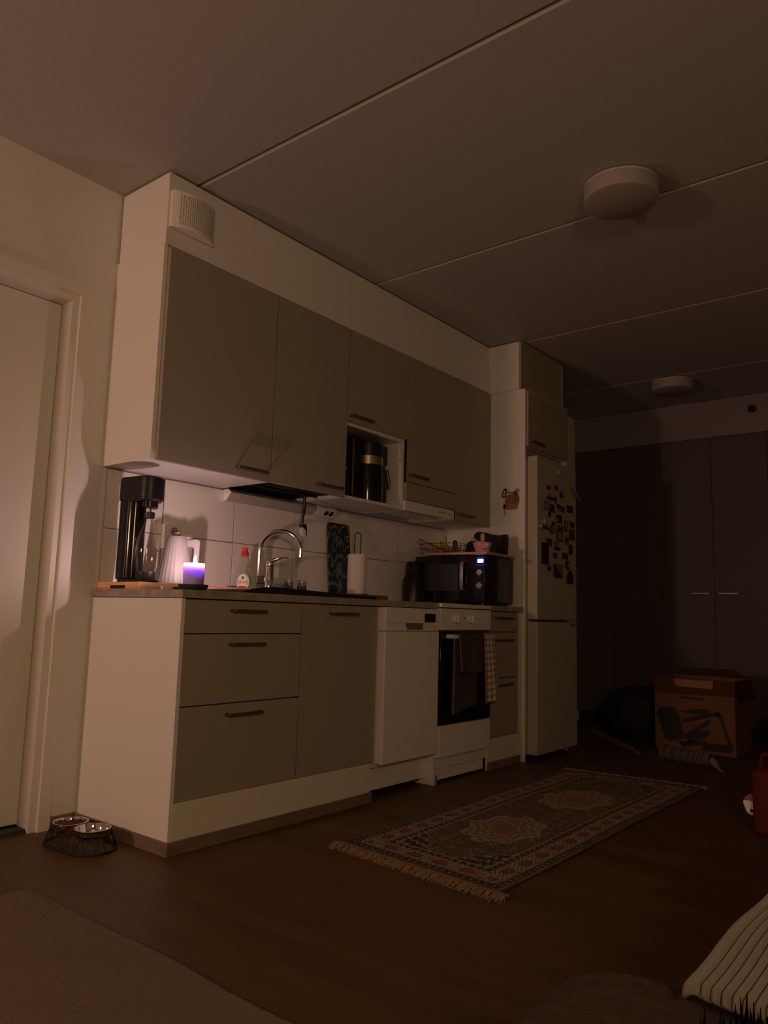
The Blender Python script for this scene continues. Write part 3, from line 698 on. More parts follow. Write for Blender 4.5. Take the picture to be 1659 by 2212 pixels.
# ------------------------------------------------------------------ on the worktop, left
t = thing('serving_tray', 'long low wooden tray with a dark handle slot under the soda maker and kettle', 'tray', (.36, -.158, .9005))
bm = bx(.0125, .690, -.300, -.0125, .9005, .908); obj('bottom', bm, 'wood', t)
obj('end_rail', prism([(-.300, .908), (-.205, .908), (-.205, .916), (-.110, .916), (-.110, .908), (-.0125, .908), (-.0125, .930), (-.300, .930)], 'x', .0125, .021), 'endgrain', t, bev=.001, label='light end rail with a dark handle slot')
obj('slot', bx(.0115, .0124, -.208, -.108, .9035, .9165), 'matteblack', t)
obj('end_rail', bx(.681, .690, -.300, -.0125, .908, .930), 'endgrain', t, bev=.001)
obj('side_rail', bx(.0215, .6805, -.300, -.291, .908, .930), 'wood', t, bev=.001)
obj('side_rail', bx(.0215, .6805, -.0215, -.0125, .908, .930), 'wood', t, bev=.001)
obj('deck', bx(.0215, .6805, -.2905, -.022, .9085, .9285), 'wood', t)
o = obj('white_clip', bx(.105, .148, -.318, -.304, .9005, .9185), 'white', bev=.002); setorigin(o, (.126, -.311, .9005))
tag(o, 'small white plastic block lying in front of the wooden tray', 'block')
o = obj('dark_clip', bx(.165, .215, -.316, -.304, .9005, .916), 'matteblack', bev=.003); setorigin(o, (.19, -.31, .9005))
tag(o, 'small dark flat object lying between the white block and the candle saucer', 'block')

ZT = .9295
t = thing('soda_maker', 'tall black soda maker on the left end of the wooden tray', 'soda maker', (.043, -.165, ZT))
dv = Vector((.032, -.085)).normalized()
def stadium(a, b, r, n=14, r2=None):
    a = Vector(a); b = Vector(b); r2 = r2 or r; th = math.atan2((b - a).y, (b - a).x); out = []
    for k in range(n + 1):
        q = th - math.pi / 2 + math.pi * k / n; out.append((b.x + r2 * math.cos(q), b.y + r2 * math.sin(q)))
    for k in range(n + 1):
        q = th + math.pi / 2 + math.pi * k / n; out.append((a.x + r * math.cos(q), a.y + r * math.sin(q)))
    return out
TW = (.064, -.150); BT = (.076, -.242)
obj('base', prism(stadium((.068, -.155), (.085, -.235), .050, r2=.050), 'z', ZT, ZT + .012), 'gloss', t, bev=.003)
obj('tower', prism(stadium((.058, -.140), (.064, -.165), .041), 'z', ZT + .012, ZT + .345), 'gloss', t, bev=.004)
obj('trim_line', tube([(.0232, -.176, ZT + .02), (.0232, -.176, ZT + .335)], .0011, 8), 'chrome', t)
def ribs(z0, z1, n): 
    out = []
    for k in range(n): z = z0 + (z1 - z0) * k / n; out += [(1, z), (1, z + (z1 - z0) / n * .72), (.985, z + (z1 - z0) / n * .8)]
    return out
bm = bmesh.new(); st = stadium((.058, -.140), (.078, -.236), .046, n=16, r2=.054); cx, cy = .068, -.188
prof = [(.90, ZT + .318), (.97, ZT + .325)]
for k in range(12):
    z = ZT + .326 + k * .0068; prof += [(1.0, z), (1.0, z + .0048), (.982, z + .0056)]
prof += [(.99, ZT + .409), (.93, ZT + .416), (0, ZT + .417)]
prev = None
for s, z in prof:
    ring = [bm.verts.new((cx + (x - cx) * max(s, .001), cy + (y - cy) * max(s, .001), z)) for x, y in st]
    if prev:
        for k in range(len(ring)): bm.faces.new((prev[k], prev[(k + 1) % len(ring)], ring[(k + 1) % len(ring)], ring[k]))
    else: bm.faces.new(ring)
    prev = ring
bm.faces.new(prev[::-1])
hd = obj('head', bm, 'black', t, smooth=True)
tx = text_mesh('sodastream', .008, .0002)
tx.transform(Matrix.Translation((.1105, -.2795, ZT + .352)) @ Matrix.Rotation(R(30), 4, 'Z') @ Matrix.Rotation(R(90), 4, 'X')); obj('lettering', tx, 'silver', hd)
obj('nozzle_ring', lathe([(0, ZT + .290), (.026, ZT + .290), (.032, ZT + .295), (.032, ZT + .3175), (0, ZT + .3175)], BT, 28), 'gloss', t, smooth=True)
obj('carbonating_tube', lathe([(0, ZT + .2775), (.004, ZT + .2775), (.004, ZT + .2895), (0, ZT + .2895)], (BT[0] + .004, BT[1]), 10), 'black', t)
# bottle standing in the machine
t = thing('water_bottle', 'clear carbonating bottle with black cap and base standing in the soda maker', 'bottle', (BT[0], BT[1], ZT + .0125))
zb = ZT + .0125
op = [(.037, .030), (.042, .05), (.0435, .085), (.0435, .12), (.041, .15), (.035, .18), (.026, .205), (.018, .225), (.0155, .238), (.0155, .252)]
prof = [(r, zb + z) for r, z in op] + [(r - .0022, zb + z) for r, z in op[::-1]]
obj('glass_body', lathe(prof + [prof[0]], BT, 40), 'pet', t, smooth=True)
obj('base_cup', lathe([(0, zb), (.038, zb), (.0395, zb + .004), (.0395, zb + .029), (0, zb + .030)], BT, 32), 'black', t, smooth=True)
obj('cap', lathe([(.017, zb + .240), (.0215, zb + .240), (.0215, zb + .262), (.019, zb + .264), (.006, zb + .264), (.006, zb + .256), (.017, zb + .256)], BT, 28), 'black', t, smooth=True)
tx = text_mesh('sodastream', .0095, .0002)
for v in tx.verts:   # wrap round the bottle
    a = R(-33) + v.co.x / .0445; v.co = Vector((BT[0] + (.0445 + v.co.z) * math.cos(a), BT[1] + (.0445 + v.co.z) * math.sin(a), zb + .112 + v.co.y))
obj('lettering', tx, 'matteblack', t)

# kettle
KX, KY = .250, -.195
t = thing('electric_kettle', 'matte white pleated electric kettle standing behind the candle', 'kettle', (KX, KY, ZT), rotz=R(-51.5))
def pleat(a, z): 
    k = min(1, max(0, (.198 - z) / .05)); return 1 + .020 * k * (abs(math.sin(a * 13)) - .5)
prof = [(0, .0), (.074, .0), (.078, .004)]
for k in range(15):
    z = .008 + .180 * k / 14; prof.append((.079 - .037 * (z / .198) ** .95, z))
prof += [(.0405, .194), (.039, .198), (0, .199)]
obj('body', lathe(prof, (0, 0), 156, rfun=pleat), 'kettle', t, local=True, smooth=True, auto=60)
obj('spout', prism([(.030, -.012), (.056, 0), (.030, .012)], 'z', .176, .1975), 'kettle', t, local=True, bev=.001)
obj('lid_knob', lathe([(0, .1995), (.0125, .1995), (.0135, .202), (.0135, .213), (.012, .2155), (0, .216)], (-.002, 0), 28), 'kettle', t, local=True, smooth=True)
hp = [(.030, .158), (.030, .185), (.088, .189), (.096, .184), (.098, .176), (.093, .030), (.088, .022), (.062, .020), (.066, .045), (.070, .050), (.073, .146), (.070, .154)]
obj('handle', prism(hp, 'y', -.013, .013), 'kettle', t, local=True, bev=.004)
obj('base_plate', lathe([(0, -.0005), (.077, -.0005), (.077, -.0001), (0, -.0001)], (0, 0), 40), 'kettle', t, local=True)

# candle on its saucer
CX, CY = .144, -.455
t = thing('saucer', 'dark round saucer under the burning candle at the worktop edge', 'saucer', (CX, CY, .9005))
obj('dish', lathe([(0, .9005), (.044, .9005), (.050, .904), (.0555, .916), (.0565, .924), (.0545, .9245), (.0525, .917), (.048, .909), (0, .908)], (CX, CY), 48), 'saucer', t, smooth=True)
t = thing('candle', 'short lavender pillar candle burning on a dark saucer', 'candle', (CX, CY, .9085))
prof = [(0, .9085), (.037, .9085), (.0385, .911), (.0395, .998), (.0385, 1.0035), (.0355, 1.0045), (.033, 1.0015), (.026, .999), (0, .998)]
obj('wax', lathe(prof, (CX, CY), 48), 'wax', t, smooth=True)
obj('wick', tube([(CX, CY, .997), (CX, CY, 1.004), (CX + .001, CY, 1.008)], .0009, 6), 'matteblack', t)
fl = lathe([(0, 1.0075), (.0032, 1.009), (.0052, 1.0135), (.0055, 1.018), (.0045, 1.023), (.0025, 1.029), (.0010, 1.033), (0, 1.035)], (CX + .002, CY), 16)
obj('flame', fl, 'flame', t, smooth=True)

# wall socket behind the kettle
t = thing('wall_socket', 'white double wall socket on the tiles behind the kettle', 'socket', (.355, -.0096, 1.14))
obj('box', bx(.318, .392, -.024, -.0098, 1.092, 1.200), 'enamel', t, bev=.002)
for z in (1.118, 1.168):
    obj('recess', lathe([(0, 0), (.017, 0), (.019, .0004), (.019, .0006)], (0, 0), 24), 'socketshade', t, local=True).matrix_local = Matrix.Translation((.357 - .355, -.0242 + .0096, z - 1.14)) @ Matrix.Rotation(R(90), 4, 'X')
for dx_ in (-.009, .009): obj('pin_hole', prism(circ(.357 + dx_, 1.168, .0026, 10), 'y', -.0252, -.0246), 'darkhole', t)
o = obj('frame', bx(.300, .3085, -.034, -.0098, 1.090, 1.196), 'enamel', bev=.001); setorigin(o, (.304, -.02, 1.09)); tag(o, 'narrow upright white bar on the tiles left of the wall socket', 'socket cover')

# dish soap
SX, SY, SZ = .685, -.120, .9165
t = thing('soap_bottle', 'clear dish soap bottle with red flip cap and round red lettered label', 'soap bottle', (SX, SY, SZ), rotz=R(-51.5))
prof = [(.030, 0), (.034, .004), (.0375, .03), (.0385, .055), (.036, .085), (.029, .12), (.0185, .150), (.0165, .160), (.0165, .166)]
outer = [(r, z) for r, z in prof]; inner = [(max(.001, r - .0016), z + (.002 if i == 0 else 0)) for i, (r, z) in enumerate(prof)][::-1]
obj('body', lathe([(0, 0)] + outer + inner + [(0, .002)], (0, 0), 40, sy=.62), 'soap', t, local=True, smooth=True)
obj('cap', lathe([(.0175, .1665), (.0180, .167), (.0180, .180), (.0155, .184), (.0120, .188), (.0120, .198), (0, .198)], (0, 0), 28), 'red', t, local=True, smooth=True)
obj('flip_lid', prism([(-.014, .1985), (.011, .1985), (.013, .204), (.010, .2085), (-.006, .2095), (-.016, .206)], 'y', -.010, .010), 'red', t, local=True, bev=.0015)
def onfront(bm_, off, cz):  # wrap x,y(flat) on the front (-y) of the oval bottle
    for v in bm_.verts:
        x, yy, dz = v.co.x, v.co.y, v.co.z; z = cz + yy
        rr = np.interp(z, [p[1] for p in prof], [p[0] for p in prof]) + .0004
        s = max(-.98, min(.98, x / rr)); v.co = Vector((x, -(.62 * rr * math.sqrt(1 - s * s)) - off - dz, z))
    return bm_
def flat(poly, n=0):
    b = bmesh.new(); f = b.faces.new([b.verts.new((x, y, 0)) for x, y in poly]); bmesh.ops.triangulate(b, faces=[f])
    bmesh.ops.subdivide_edges(b, edges=b.edges, cuts=2, use_grid_fill=True); return b
bm = bmesh.new()
def disc(rx, ry, dx=0, dy=0, z=0):
    b = bmesh.new(); rows = []
    c0 = b.verts.new((dx, dy, z)); 
    for i in range(1, 7):
        rows.append([b.verts.new((dx + rx * i / 6 * math.cos(2 * math.pi * k / 32), dy + ry * i / 6 * math.sin(2 * math.pi * k / 32), z)) for k in range(32)])
    for k in range(32): b.faces.new((c0, rows[0][k], rows[0][(k + 1) % 32]))
    for A, B in zip(rows, rows[1:]):
        for k in range(32): b.faces.new((A[k], A[(k + 1) % 32], B[(k + 1) % 32], B[k]))
    return b
obj('green_label', onfront(disc(.031, .043, .007, .004), .0003, .048), 'green', t, local=True)
lb = obj('label', onfront(disc(.029, .038), .0010, .045), 'labelwhite', t, local=True, label='white oval label with red lettering')
obj('band', onfront(disc(.020, .0055, 0, -.022), .0016, .045), 'labelred', lb, local=True)
obj('drop', onfront(disc(.0045, .007, 0, .021), .0016, .045), 'rubber', lb, local=True)
obj('lettering', onfront(text_mesh('FAIRY', .0195, .0002), .0018, .045), 'labelred', lb, local=True)
o = obj('scouring_pad', bx(.655, .690, -.075, -.035, .9165, .945), 'rubber', bev=.003); setorigin(o, (.67, -.055, .9165))
tag(o, 'small dark scouring pad behind the dish soap bottle', 'sponge')

# sink
t = thing('sink', 'low black inset sink with a raised rim in the worktop', 'sink', (.72, -.30, .9))
bm = bmesh.new()
def frame_xy(x0, x1, y0, y1, a0, a1, b0, b1, z0, z1, bm):
    bx(x0, a0, y0, y1, z0, z1, bm); bx(a1, x1, y0, y1, z0, z1, bm); bx(a0, a1, y0, b0, z0, z1, bm); bx(a0, a1, b1, y1, z0, z1, bm); return bm
frame_xy(.330, 1.120, -.545, -.335, .46, .80, -.50, -.336, .9003, .9155, bm)
bx(.330, .46, -.335, -.3045, .9003, .9155, bm); bx(.80, 1.12, -.335, -.05, .9003, .9155, bm); bx(.7, .80, -.335, -.05, .9003, .9155, bm); bx(.46, .6995, -.335, -.3045, .9003, .9155, bm)
obj('rim', bm, 'matteblack', t)
obj('front_lip', prism([(.30, .9003), (1.125, .9003), (1.12, .9145), (.95, .917), (.62, .926), (.47, .930), (.40, .926), (.30, .908)], 'y', -.558, -.546), 'matteblack', t, bev=.002)
# faucet
FX, FY = .842, -.120
t = thing('faucet', 'chrome kitchen faucet with tall arched spout and flat lever', 'faucet', (FX, FY, .9157))
obj('body', lathe([(0, .9158), (.0245, .9158), (.0245, .920), (.0215, .923), (.0215, 1.038), (.0205, 1.0395), (.0205, 1.042), (.0215, 1.0435), (.0215, 1.062), (.019, 1.070), (.010, 1.074), (0, 1.075)], (FX, FY), 40), 'chrome', t, smooth=True)
rt = Vector((.623, -.782, 0)); S = Vector((.809, -.081, 0))
lk = bmesh.new(); a = Vector((FX, FY, 0)) - rt * .060 + Vector((.005, .004, 0)); b = Vector((FX, FY, 0)) - rt * .018; nrm = Vector((.782, .623, 0)) * .012
prism([(a.x - nrm.x, a.y - nrm.y), (b.x - nrm.x, b.y - nrm.y), (b.x + nrm.x, b.y + nrm.y), (a.x + nrm.x, a.y + nrm.y)], 'z', .962, 1.004, lk)
obj('side_link', lk, 'chrome', t, bev=.003)
pts = [S + Vector((0, 0, z)) for z in (1.000, 1.03, 1.06, 1.09, 1.112)]
for k in range(1, 25):
    a = math.pi * k / 24; pts.append(S + rt * (.0985 - .0985 * math.cos(a)) + Vector((0, 0, 1.118 + .0985 * math.sin(a))))
pts.append(S + rt * .1965 + Vector((0, 0, 1.106)))
obj('spout', tube(pts, .0095, 20), 'chrome', t, smooth=True)
obj('aerator', tube([pts[-1] + Vector((0, 0, -.001)), pts[-1] + Vector((0, 0, -.012))], .0102, 20), 'chrome', t, smooth=True)
L0 = Vector((FX, FY, 1.066)); lv = []
for s, z in ((.0, .004), (.02, .010), (.04, .018), (.06, .022), (.08, .0245), (.088, .025)): lv.append(L0 + rt * s + Vector((0, 0, z)))
obj('lever', tube(lv, [.012, .010, .0065, .0045, .0038, .004], 12), 'chrome', t, smooth=True)

# upturned glasses and sponge on the drainer
for n_, (x, y) in enumerate(((.835, -.262), (.915, -.268))):
    t = thing('drinking_glass', ['left one of two small upturned glasses beside the faucet', 'right one of two small upturned glasses, nearer the cutting board'][n_], 'glass', (x, y, .916), group='upturned glasses by the sink')
    z0 = .916
    pr = [(.0255, 0), (.0245, .012), (.0225, .030), (.0212, .048), (.0215, .060), (.0208, .066), (0, .067), (0, .056), (.018, .055), (.0195, .045), (.0205, .030), (.0225, .012), (.0235, 0), (.0255, 0)]
    obj('body', lathe([(r, z0 + z) for r, z in pr], (x, y), 32), 'glass', t, smooth=True)
t = thing('sponge', 'blue-grey ribbed sponge leaning between the faucet and the glasses', 'sponge', (.822, -.215, .916))
bm = bmesh.new()
prism([(.792, .916), (.846, .916), (.852, .925), (.848, .958), (.838, .966), (.818, .950)], 'y', -.225, -.170, bm)
obj('body', bm, 'sponge', t, bev=.003)

# dish brush hanging from the rack
t = thing('dish_brush', 'black dish brush with white bristles hanging head down from the cabinet above the sink', 'brush', (.972, -.200, 1.40))
obj('handle', tube([(.976, -.200, 1.400), (.980, -.200, 1.36), (.977, -.200, 1.32), (.970, -.200, 1.285), (.972, -.200, 1.262)], [.0085, .0085, .0085, .006, .0055], 12), 'black', t, smooth=True)
obj('hook', tube([(.976, -.200, 1.400), (.976, -.200, 1.418), (.976, -.188, 1.422), (.976, -.186, 1.414)], .003, 8), 'black', t)
obj('head', prism([(.9585, 1.255), (.985, 1.262), (.992, 1.245), (.994, 1.200), (.990, 1.198), (.984, 1.240), (.962, 1.243)], 'y', -.212, -.188), 'black', t, bev=.002)
bm = bmesh.new()
for i in range(7):
    for j in range(4):
        for k in range(3):
            x = .960 + i * .0042; y = -.209 + j * .006; z = 1.243 - (i * .002)
            tube([(x + .003, y, z), (x - .002 + rnd.uniform(-.003, .003), y + rnd.uniform(-.004, .004), 1.186 + rnd.uniform(-.006, .01))], .0011, 3, bm)
o = obj('bristles', bm, 'bristle', t); o['kind'] = 'stuff'

# strip light with sockets under the cabinets
t = thing('under_cabinet_light', 'long white strip light with sockets under the wall cabinets above the sink', 'light fixture', (1.0, -.03, 1.37))
hexp = [(-.012, 1.396), (-.045, 1.396), (-.062, 1.380), (-.030, 1.345), (-.012, 1.345)]
obj('body', prism(hexp, 'x', .634, 1.225), 'lampw', t, bev=.002)
cap = [(-.0115, 1.398), (-.047, 1.398), (-.065, 1.381), (-.031, 1.342), (-.0115, 1.342)]
obj('end_cap', prism(cap, 'x', .626, .633), 'enamel', t, bev=.002)
so = obj('socket_module', prism(cap, 'x', 1.226, 1.375), 'enamel', t, bev=.002)
for x in (1.262, 1.30, 1.338):
    c = Vector((0, -.049, 1.3615)); n_ = Vector((0, -.036, -.0335)).normalized()   # sloping face
    b = lathe([(0, .0005), (.0135, .0005), (.0150, .0012), (.0162, 0)], (0, 0), 20)
    q = n_.to_track_quat('Z', 'Y').to_matrix().to_4x4(); b.transform(Matrix.Translation((x, c.y, c.z)) @ q); obj('socket', b, 'darkhole' if x > 1.28 else 'enamel', so)

# cutting board, roll holder and dark tray
t = thing('wooden_tray', 'low walnut tray under the paper roll and the patterned cutting board', 'tray', (1.345, -.16, .9005))
bm = bx(1.150, 1.533, -.300, -.0125, .9005, .912); obj('bottom', bm, 'darkwood', t)
bm = frame_xy(1.150, 1.533, -.300, -.0125, 1.158, 1.525, -.292, -.0205, .912, .932, bmesh.new()); obj('rim', bm, 'darkwood', t)
obj('deck', bx(1.1585, 1.5245, -.2915, -.021, .9125, .9275), 'darkwood', t)
def print_mat():
    m = bpy.data.materials.new('leaf_print'); m.use_nodes = True; N = m.node_tree.nodes; L = m.node_tree.links; b = N['Principled BSDF']; b.inputs['Roughness'].default_value = .35
    tc = N.new('ShaderNodeTexCoord'); mp = N.new('ShaderNodeMapping'); mp.inputs['Scale'].default_value = (1, 1, .55); L.new(tc.outputs['Object'], mp.inputs[0])
    wv = N.new('ShaderNodeTexWave'); wv.wave_type = 'RINGS'; wv.inputs['Scale'].default_value = 7; wv.inputs['Distortion'].default_value = 14; wv.inputs['Detail'].default_value = 3; wv.inputs['Detail Scale'].default_value = 2.2; L.new(mp.outputs[0], wv.inputs[0])
    cr = N.new('ShaderNodeValToRGB'); e = cr.color_ramp.elements; e[0].position = .55; e[0].color = (.018, .026, .028, 1); e[1].position = .92; e[1].color = (.16, .17, .18, 1)
    e2 = cr.color_ramp.elements.new(.75); e2.color = (.045, .055, .062, 1)
    L.new(wv.outputs['Fac'], cr.inputs[0]); L.new(cr.outputs[0], b.inputs['Base Color']); return m
M['leaf'] = print_mat()
t = thing('cutting_board', 'dark leaf-patterned cutting board with rounded corners leaning on the tiles', 'cutting board', (1.428, -.040, .9285))
poly = rrect(1.339, 1.518, .9285, 1.322, .022, 6)
# board with a hanging hole
hx, hz, hr = 1.426, 1.294, .0085
outer = poly; hole = [(hx + .007 * math.cos(2 * math.pi * k / 16), hz + .012 * math.sin(2 * math.pi * k / 16)) for k in range(16)]
bm = bmesh.new()
def ringverts(pts, y): return [bm.verts.new((x, y, z)) for x, z in pts]
for y in (0.0, .010):
    A = ringverts(outer, y); B = ringverts(hole, y)
    ed = [bm.edges.new((A[i], A[(i + 1) % len(A)])) for i in range(len(A))] + [bm.edges.new((B[i], B[(i + 1) % len(B)])) for i in range(len(B))]
    bmesh.ops.triangle_fill(bm, use_beauty=True, use_dissolve=False, edges=ed)
    if y == 0.0: A0, B0 = A, B
for P0_, P1_ in ((A0, A), (B0, B)):
    for i in range(len(P0_)): bm.faces.new((P0_[i], P0_[(i + 1) % len(P0_)], P1_[(i + 1) % len(P0_)], P1_[i]))
for v in bm.verts: v.co.y += -.058 + (v.co.z - .9285) * .085
obj('board', bm, 'leaf', t)
t = thing('paper_towel_holder', 'black wire paper towel holder with a looped top', 'roll holder', (1.443, -.155, .928))
obj('base', lathe([(0, .928), (.062, .928), (.064, .930), (.064, .936), (.062, .938), (0, .938)], (1.443, -.155), 48), 'black', t, smooth=True)
pr = Vector((.623, -.782, 0)) * .0165; c0 = Vector((1.443, -.155, 0)); lp = [c0 - pr + Vector((0, 0, .938)), c0 - pr + Vector((0, 0, 1.10)), c0 - pr + Vector((0, 0, 1.250))]
for k in range(1, 12):
    a = math.pi * k / 12; lp.append(c0 - pr * math.cos(a) + Vector((0, 0, 1.250 + .0165 * math.sin(a))))
lp += [c0 + pr + Vector((0, 0, 1.250)), c0 + pr + Vector((0, 0, 1.10)), c0 + pr + Vector((0, 0, .938))]
obj('loop', tube(lp, .0028, 8), 'black', t, smooth=True)
t = thing('paper_roll', 'white kitchen paper roll on the black wire holder', 'paper roll', (1.443, -.155, .9385))
zr = .9385
obj('paper', lathe([(.022, zr), (.0505, zr), (.0515, zr + .002), (.0515, zr + .206), (.048, zr + .211), (.022, zr + .211), (.022, zr)], (1.443, -.155), 48), 'paper', t, smooth=True)

# ------------------------------------------------------------------ appliances in the niche
t = thing('coffee_maker', 'black coffee maker with a steel band and a jug, in the open niche', 'coffee maker', (1.40, -.17, 1.4155))
obj('body', prism(rrect(1.262, 1.556, -.262, -.030, .018), 'z', 1.4157, 1.748), 'black', t, bev=.006)
jc = (1.402, -.243)
obj('jug', lathe([(0, 1.4157), (.074, 1.4157), (.080, 1.422), (.084, 1.47), (.085, 1.53), (.083, 1.58), (.080, 1.615), (0, 1.615)], jc, 48), 'gloss', t, smooth=True)
obj('steel_band', lathe([(.0, 1.6155), (.0815, 1.6155), (.0815, 1.660), (0, 1.660)], jc, 48), 'brass', t, smooth=True)
obj('head', lathe([(0, 1.6605), (.079, 1.6605), (.079, 1.728), (.073, 1.735), (0, 1.736)], jc, 48), 'black', t, smooth=True)
obj('jug_handle', tube([(1.478, -.292, 1.612), (1.496, -.300, 1.600), (1.506, -.303, 1.55), (1.514, -.305, 1.515)], [.008, .010, .010, .009], 12), 'handle', t, smooth=True)
bm = lathe([(.0125, 0), (.0155, 0), (.0155, .010), (.0125, .010), (.0125, 0)], (0, 0), 28); bm.transform(Matrix.Translation((1.466, -.300, 1.672)) @ Matrix.Rotation(R(90), 4, 'X')); obj('dial_ring', bm, 'silver', t, smooth=True)
bm = lathe([(0, 0), (.0125, 0), (.0125, .033), (0, .033)], (0, 0), 28); bm.transform(Matrix.Translation((1.466, -.2625, 1.672)) @ Matrix.Rotation(R(90), 4, 'X')); obj('dial', bm, 'gloss', t, smooth=True)
obj('label_plate', bx(1.526, 1.541, -.2645, -.2622, 1.600, 1.634), 'labelwhite', t)
obj('window', prism([(1.345 + .005, 1.49), (1.385, 1.49), (1.385, 1.585), (1.35, 1.585)], 'y', -.3285, -.3265), 'gloss', t, bev=.002)
t = thing('toaster', 'dark grey toaster half hidden behind the cabinet door at the left of the niche', 'toaster', (1.185, -.18, 1.4155))
obj('body', prism(rrect(1.128, 1.236, -.27, -.06, .02), 'z', 1.4157, 1.612), 'rubber', t, bev=.01)
obj('front_panel', prism(rrect(1.150, 1.225, 1.435, 1.600, .03), 'y', -.2725, -.2702), 'gloss', t, bev=.001)
obj('lever', bx(1.183, 1.200, -.280, -.2727, 1.560, 1.572), 'silver', t, bev=.001)
obj('cord', tube([(1.240, -.22, 1.46), (1.235, -.285, 1.43), (1.20, -.300, 1.455), (1.16, -.300, 1.49), (1.135, -.300, 1.50)], .003, 8), 'black', t, smooth=True)
bm = bmesh.new()
for k in range(4): tube([(1.146 + .006 * math.cos(a), -.300, 1.515 + k * .013 + .006 * math.sin(a)) for a in [2 * math.pi * q / 14 for q in range(14)]], .0014, 6, bm, closed=True)
o = obj('cable_tie', bm, 'matteblack', t, label='black coiled loops of cable'); 

# ------------------------------------------------------------------ microwave corner
th = R(3.7)
t = thing('microwave', 'black microwave with a glowing display standing at the right end of the worktop', 'microwave', (2.25, -.318, .9), rotz=th)
obj('body', bx(-.170, .185, -.235, .235, .018, .286), 'gloss', t, local=True, bev=.005)
for x in (-.14, .15):
    for y in (-.2, .2): obj('foot', lathe([(0, .0005), (.012, .0005), (.012, .0175), (0, .0175)], (x, y), 12), 'black', t, local=True)
obj('door', bx(-.185, -.1705, -.118, .235, .020, .285), 'gloss', t, local=True, bev=.003)
obj('window', prism(rrect(-.060, .175, .080, .240, .01), 'x', -.1865, -.1851), 'rubber', t, local=True, label='slightly paler door window')
cpn = obj('control_panel', bx(-.185, -.1705, -.235, -.119, .020, .285), 'gloss', t, local=True, bev=.003)
hb = [(-.1865, -.094, .265), (-.200, -.094, .258), (-.208, -.094, .240), (-.210, -.094, .16), (-.208, -.094, .090), (-.1865, -.094, .082)]
bm = bmesh.new(); prev = None
hp2 = [(-.188, .262), (-.204, .252), (-.211, .225), (-.212, .165), (-.210, .105), (-.204, .085), (-.188, .080), (-.188, .088), (-.200, .092), (-.205, .108), (-.207, .165), (-.206, .222), (-.199, .245), (-.188, .254)]
obj('handle', prism(hp2, 'y', -.106, -.084), 'silver', t, local=True, bev=.001)
obj('display_glass', prism(rrect(-.232, -.180, .222, .275, .004), 'x', -.1862, -.1851), 'blueglow', cpn, local=True).location = (0, 0, 0)
obj('display', prism(rrect(-.224, -.188, .243, .262, .004), 'x', -.1872, -.1863), 'led', cpn, local=True)
for z in (.186, .112):
    bm = lathe([(0, 0), (.019, 0), (.018, .014), (.016, .016), (0, .016)], (0, 0), 28); bm.transform(Matrix.Translation((-.1852, -.205, z)) @ Matrix.Rotation(R(-90), 4, 'Y'))
    kb = obj('dial', bm, 'chrome', cpn, local=True, smooth=True)
    obj('grip', bx(-.2045, -.2013, -.2225, -.1875, z - .0025, z + .0025), 'chrome', kb, local=True)
obj('logo', bx(-.1862, -.1851, .055, .085, .050, .054), 'rubber', t, local=True)
o = obj('chopping_board', bx(-.230, .150, -.268, .150, .2875, .302), 'pinkwood', bev=.003); o.location = (2.25, -.318, .9); o.rotation_euler = (0, 0, th)
tag(o, 'reddish wooden board lying on top of the microwave', 'board')
ZB = 1.2025
# wire basket
t = thing('wire_basket', 'brown wire basket with fruit on the board over the microwave', 'basket', (2.16, -.245, ZB))
bm = bmesh.new(); X0, X1, Y0, Y1 = 2.075, 2.245, -.365, -.125
def loop(z, e): tube([(X0 - e, Y0 - e, z), (X1 + e, Y0 - e, z), (X1 + e, Y1 + e, z), (X0 - e, Y1 + e, z)], .0022, 6, bm, closed=True)
for z, e in ((ZB + .003, 0), (ZB + .030, .006), (ZB + .060, .012)): loop(z, e)
for k in range(7):
    y = Y0 + (Y1 - Y0) * k / 6
    for x, s in ((X0, -1), (X1, 1)): tube([(x, y, ZB + .003), (x + s * .012, y, ZB + .060)], .0016, 6, bm)
for k in range(5):
    x = X0 + (X1 - X0) * k / 4
    for y, s in ((Y0, -1), (Y1, 1)): tube([(x, y, ZB + .003), (x, y + s * .012, ZB + .060)], .0016, 6, bm)
for k in range(8):
    y = Y0 + (Y1 - Y0) * k / 7; tube([(X0, y, ZB + .003), (X1, y, ZB + .003)], .0014, 6, bm)
obj('wires', bm, 'brownwire', t)
def banana(c, a0, tilt, label):
    t = thing('banana', label, 'banana', c, group='bananas in the wire basket')
    pts, rr = [], []
    for k in range(13):
        u = k / 12; a = a0 + (u - .5) * 1.5; pts.append(Vector(c) + Vector((.01 * math.sin(a) * tilt, .085 * math.sin(a), .085 * (1 - math.cos(a)) + .015))); rr.append(.0155 * (math.sin(math.pi * (u * .9 + .05)) ** .4))
    obj('peel', tube(pts, rr, 8), 'banana', t, smooth=True)
    obj('stem', tube([pts[-1], pts[-1] + (pts[-1] - pts[-2]).normalized() * .018], [.005, .0035], 8), 'handle', t)
banana((2.165, -.270, ZB + .012), .25, 1, 'banana lying nearest the front in the wire basket')
banana((2.145, -.225, ZB + .014), .15, -1, 'banana lying at the back left of the wire basket')
o = obj('garlic', lathe([(0, ZB + .008), (.018, ZB + .010), (.024, ZB + .024), (.018, ZB + .038), (.006, ZB + .050), (.004, ZB + .062), (0, ZB + .063)], (2.13, -.330), 16), 'knit', smooth=True); setorigin(o, (2.13, -.33, ZB + .008)); tag(o, 'pale garlic bulb at the right end of the wire basket', 'garlic')
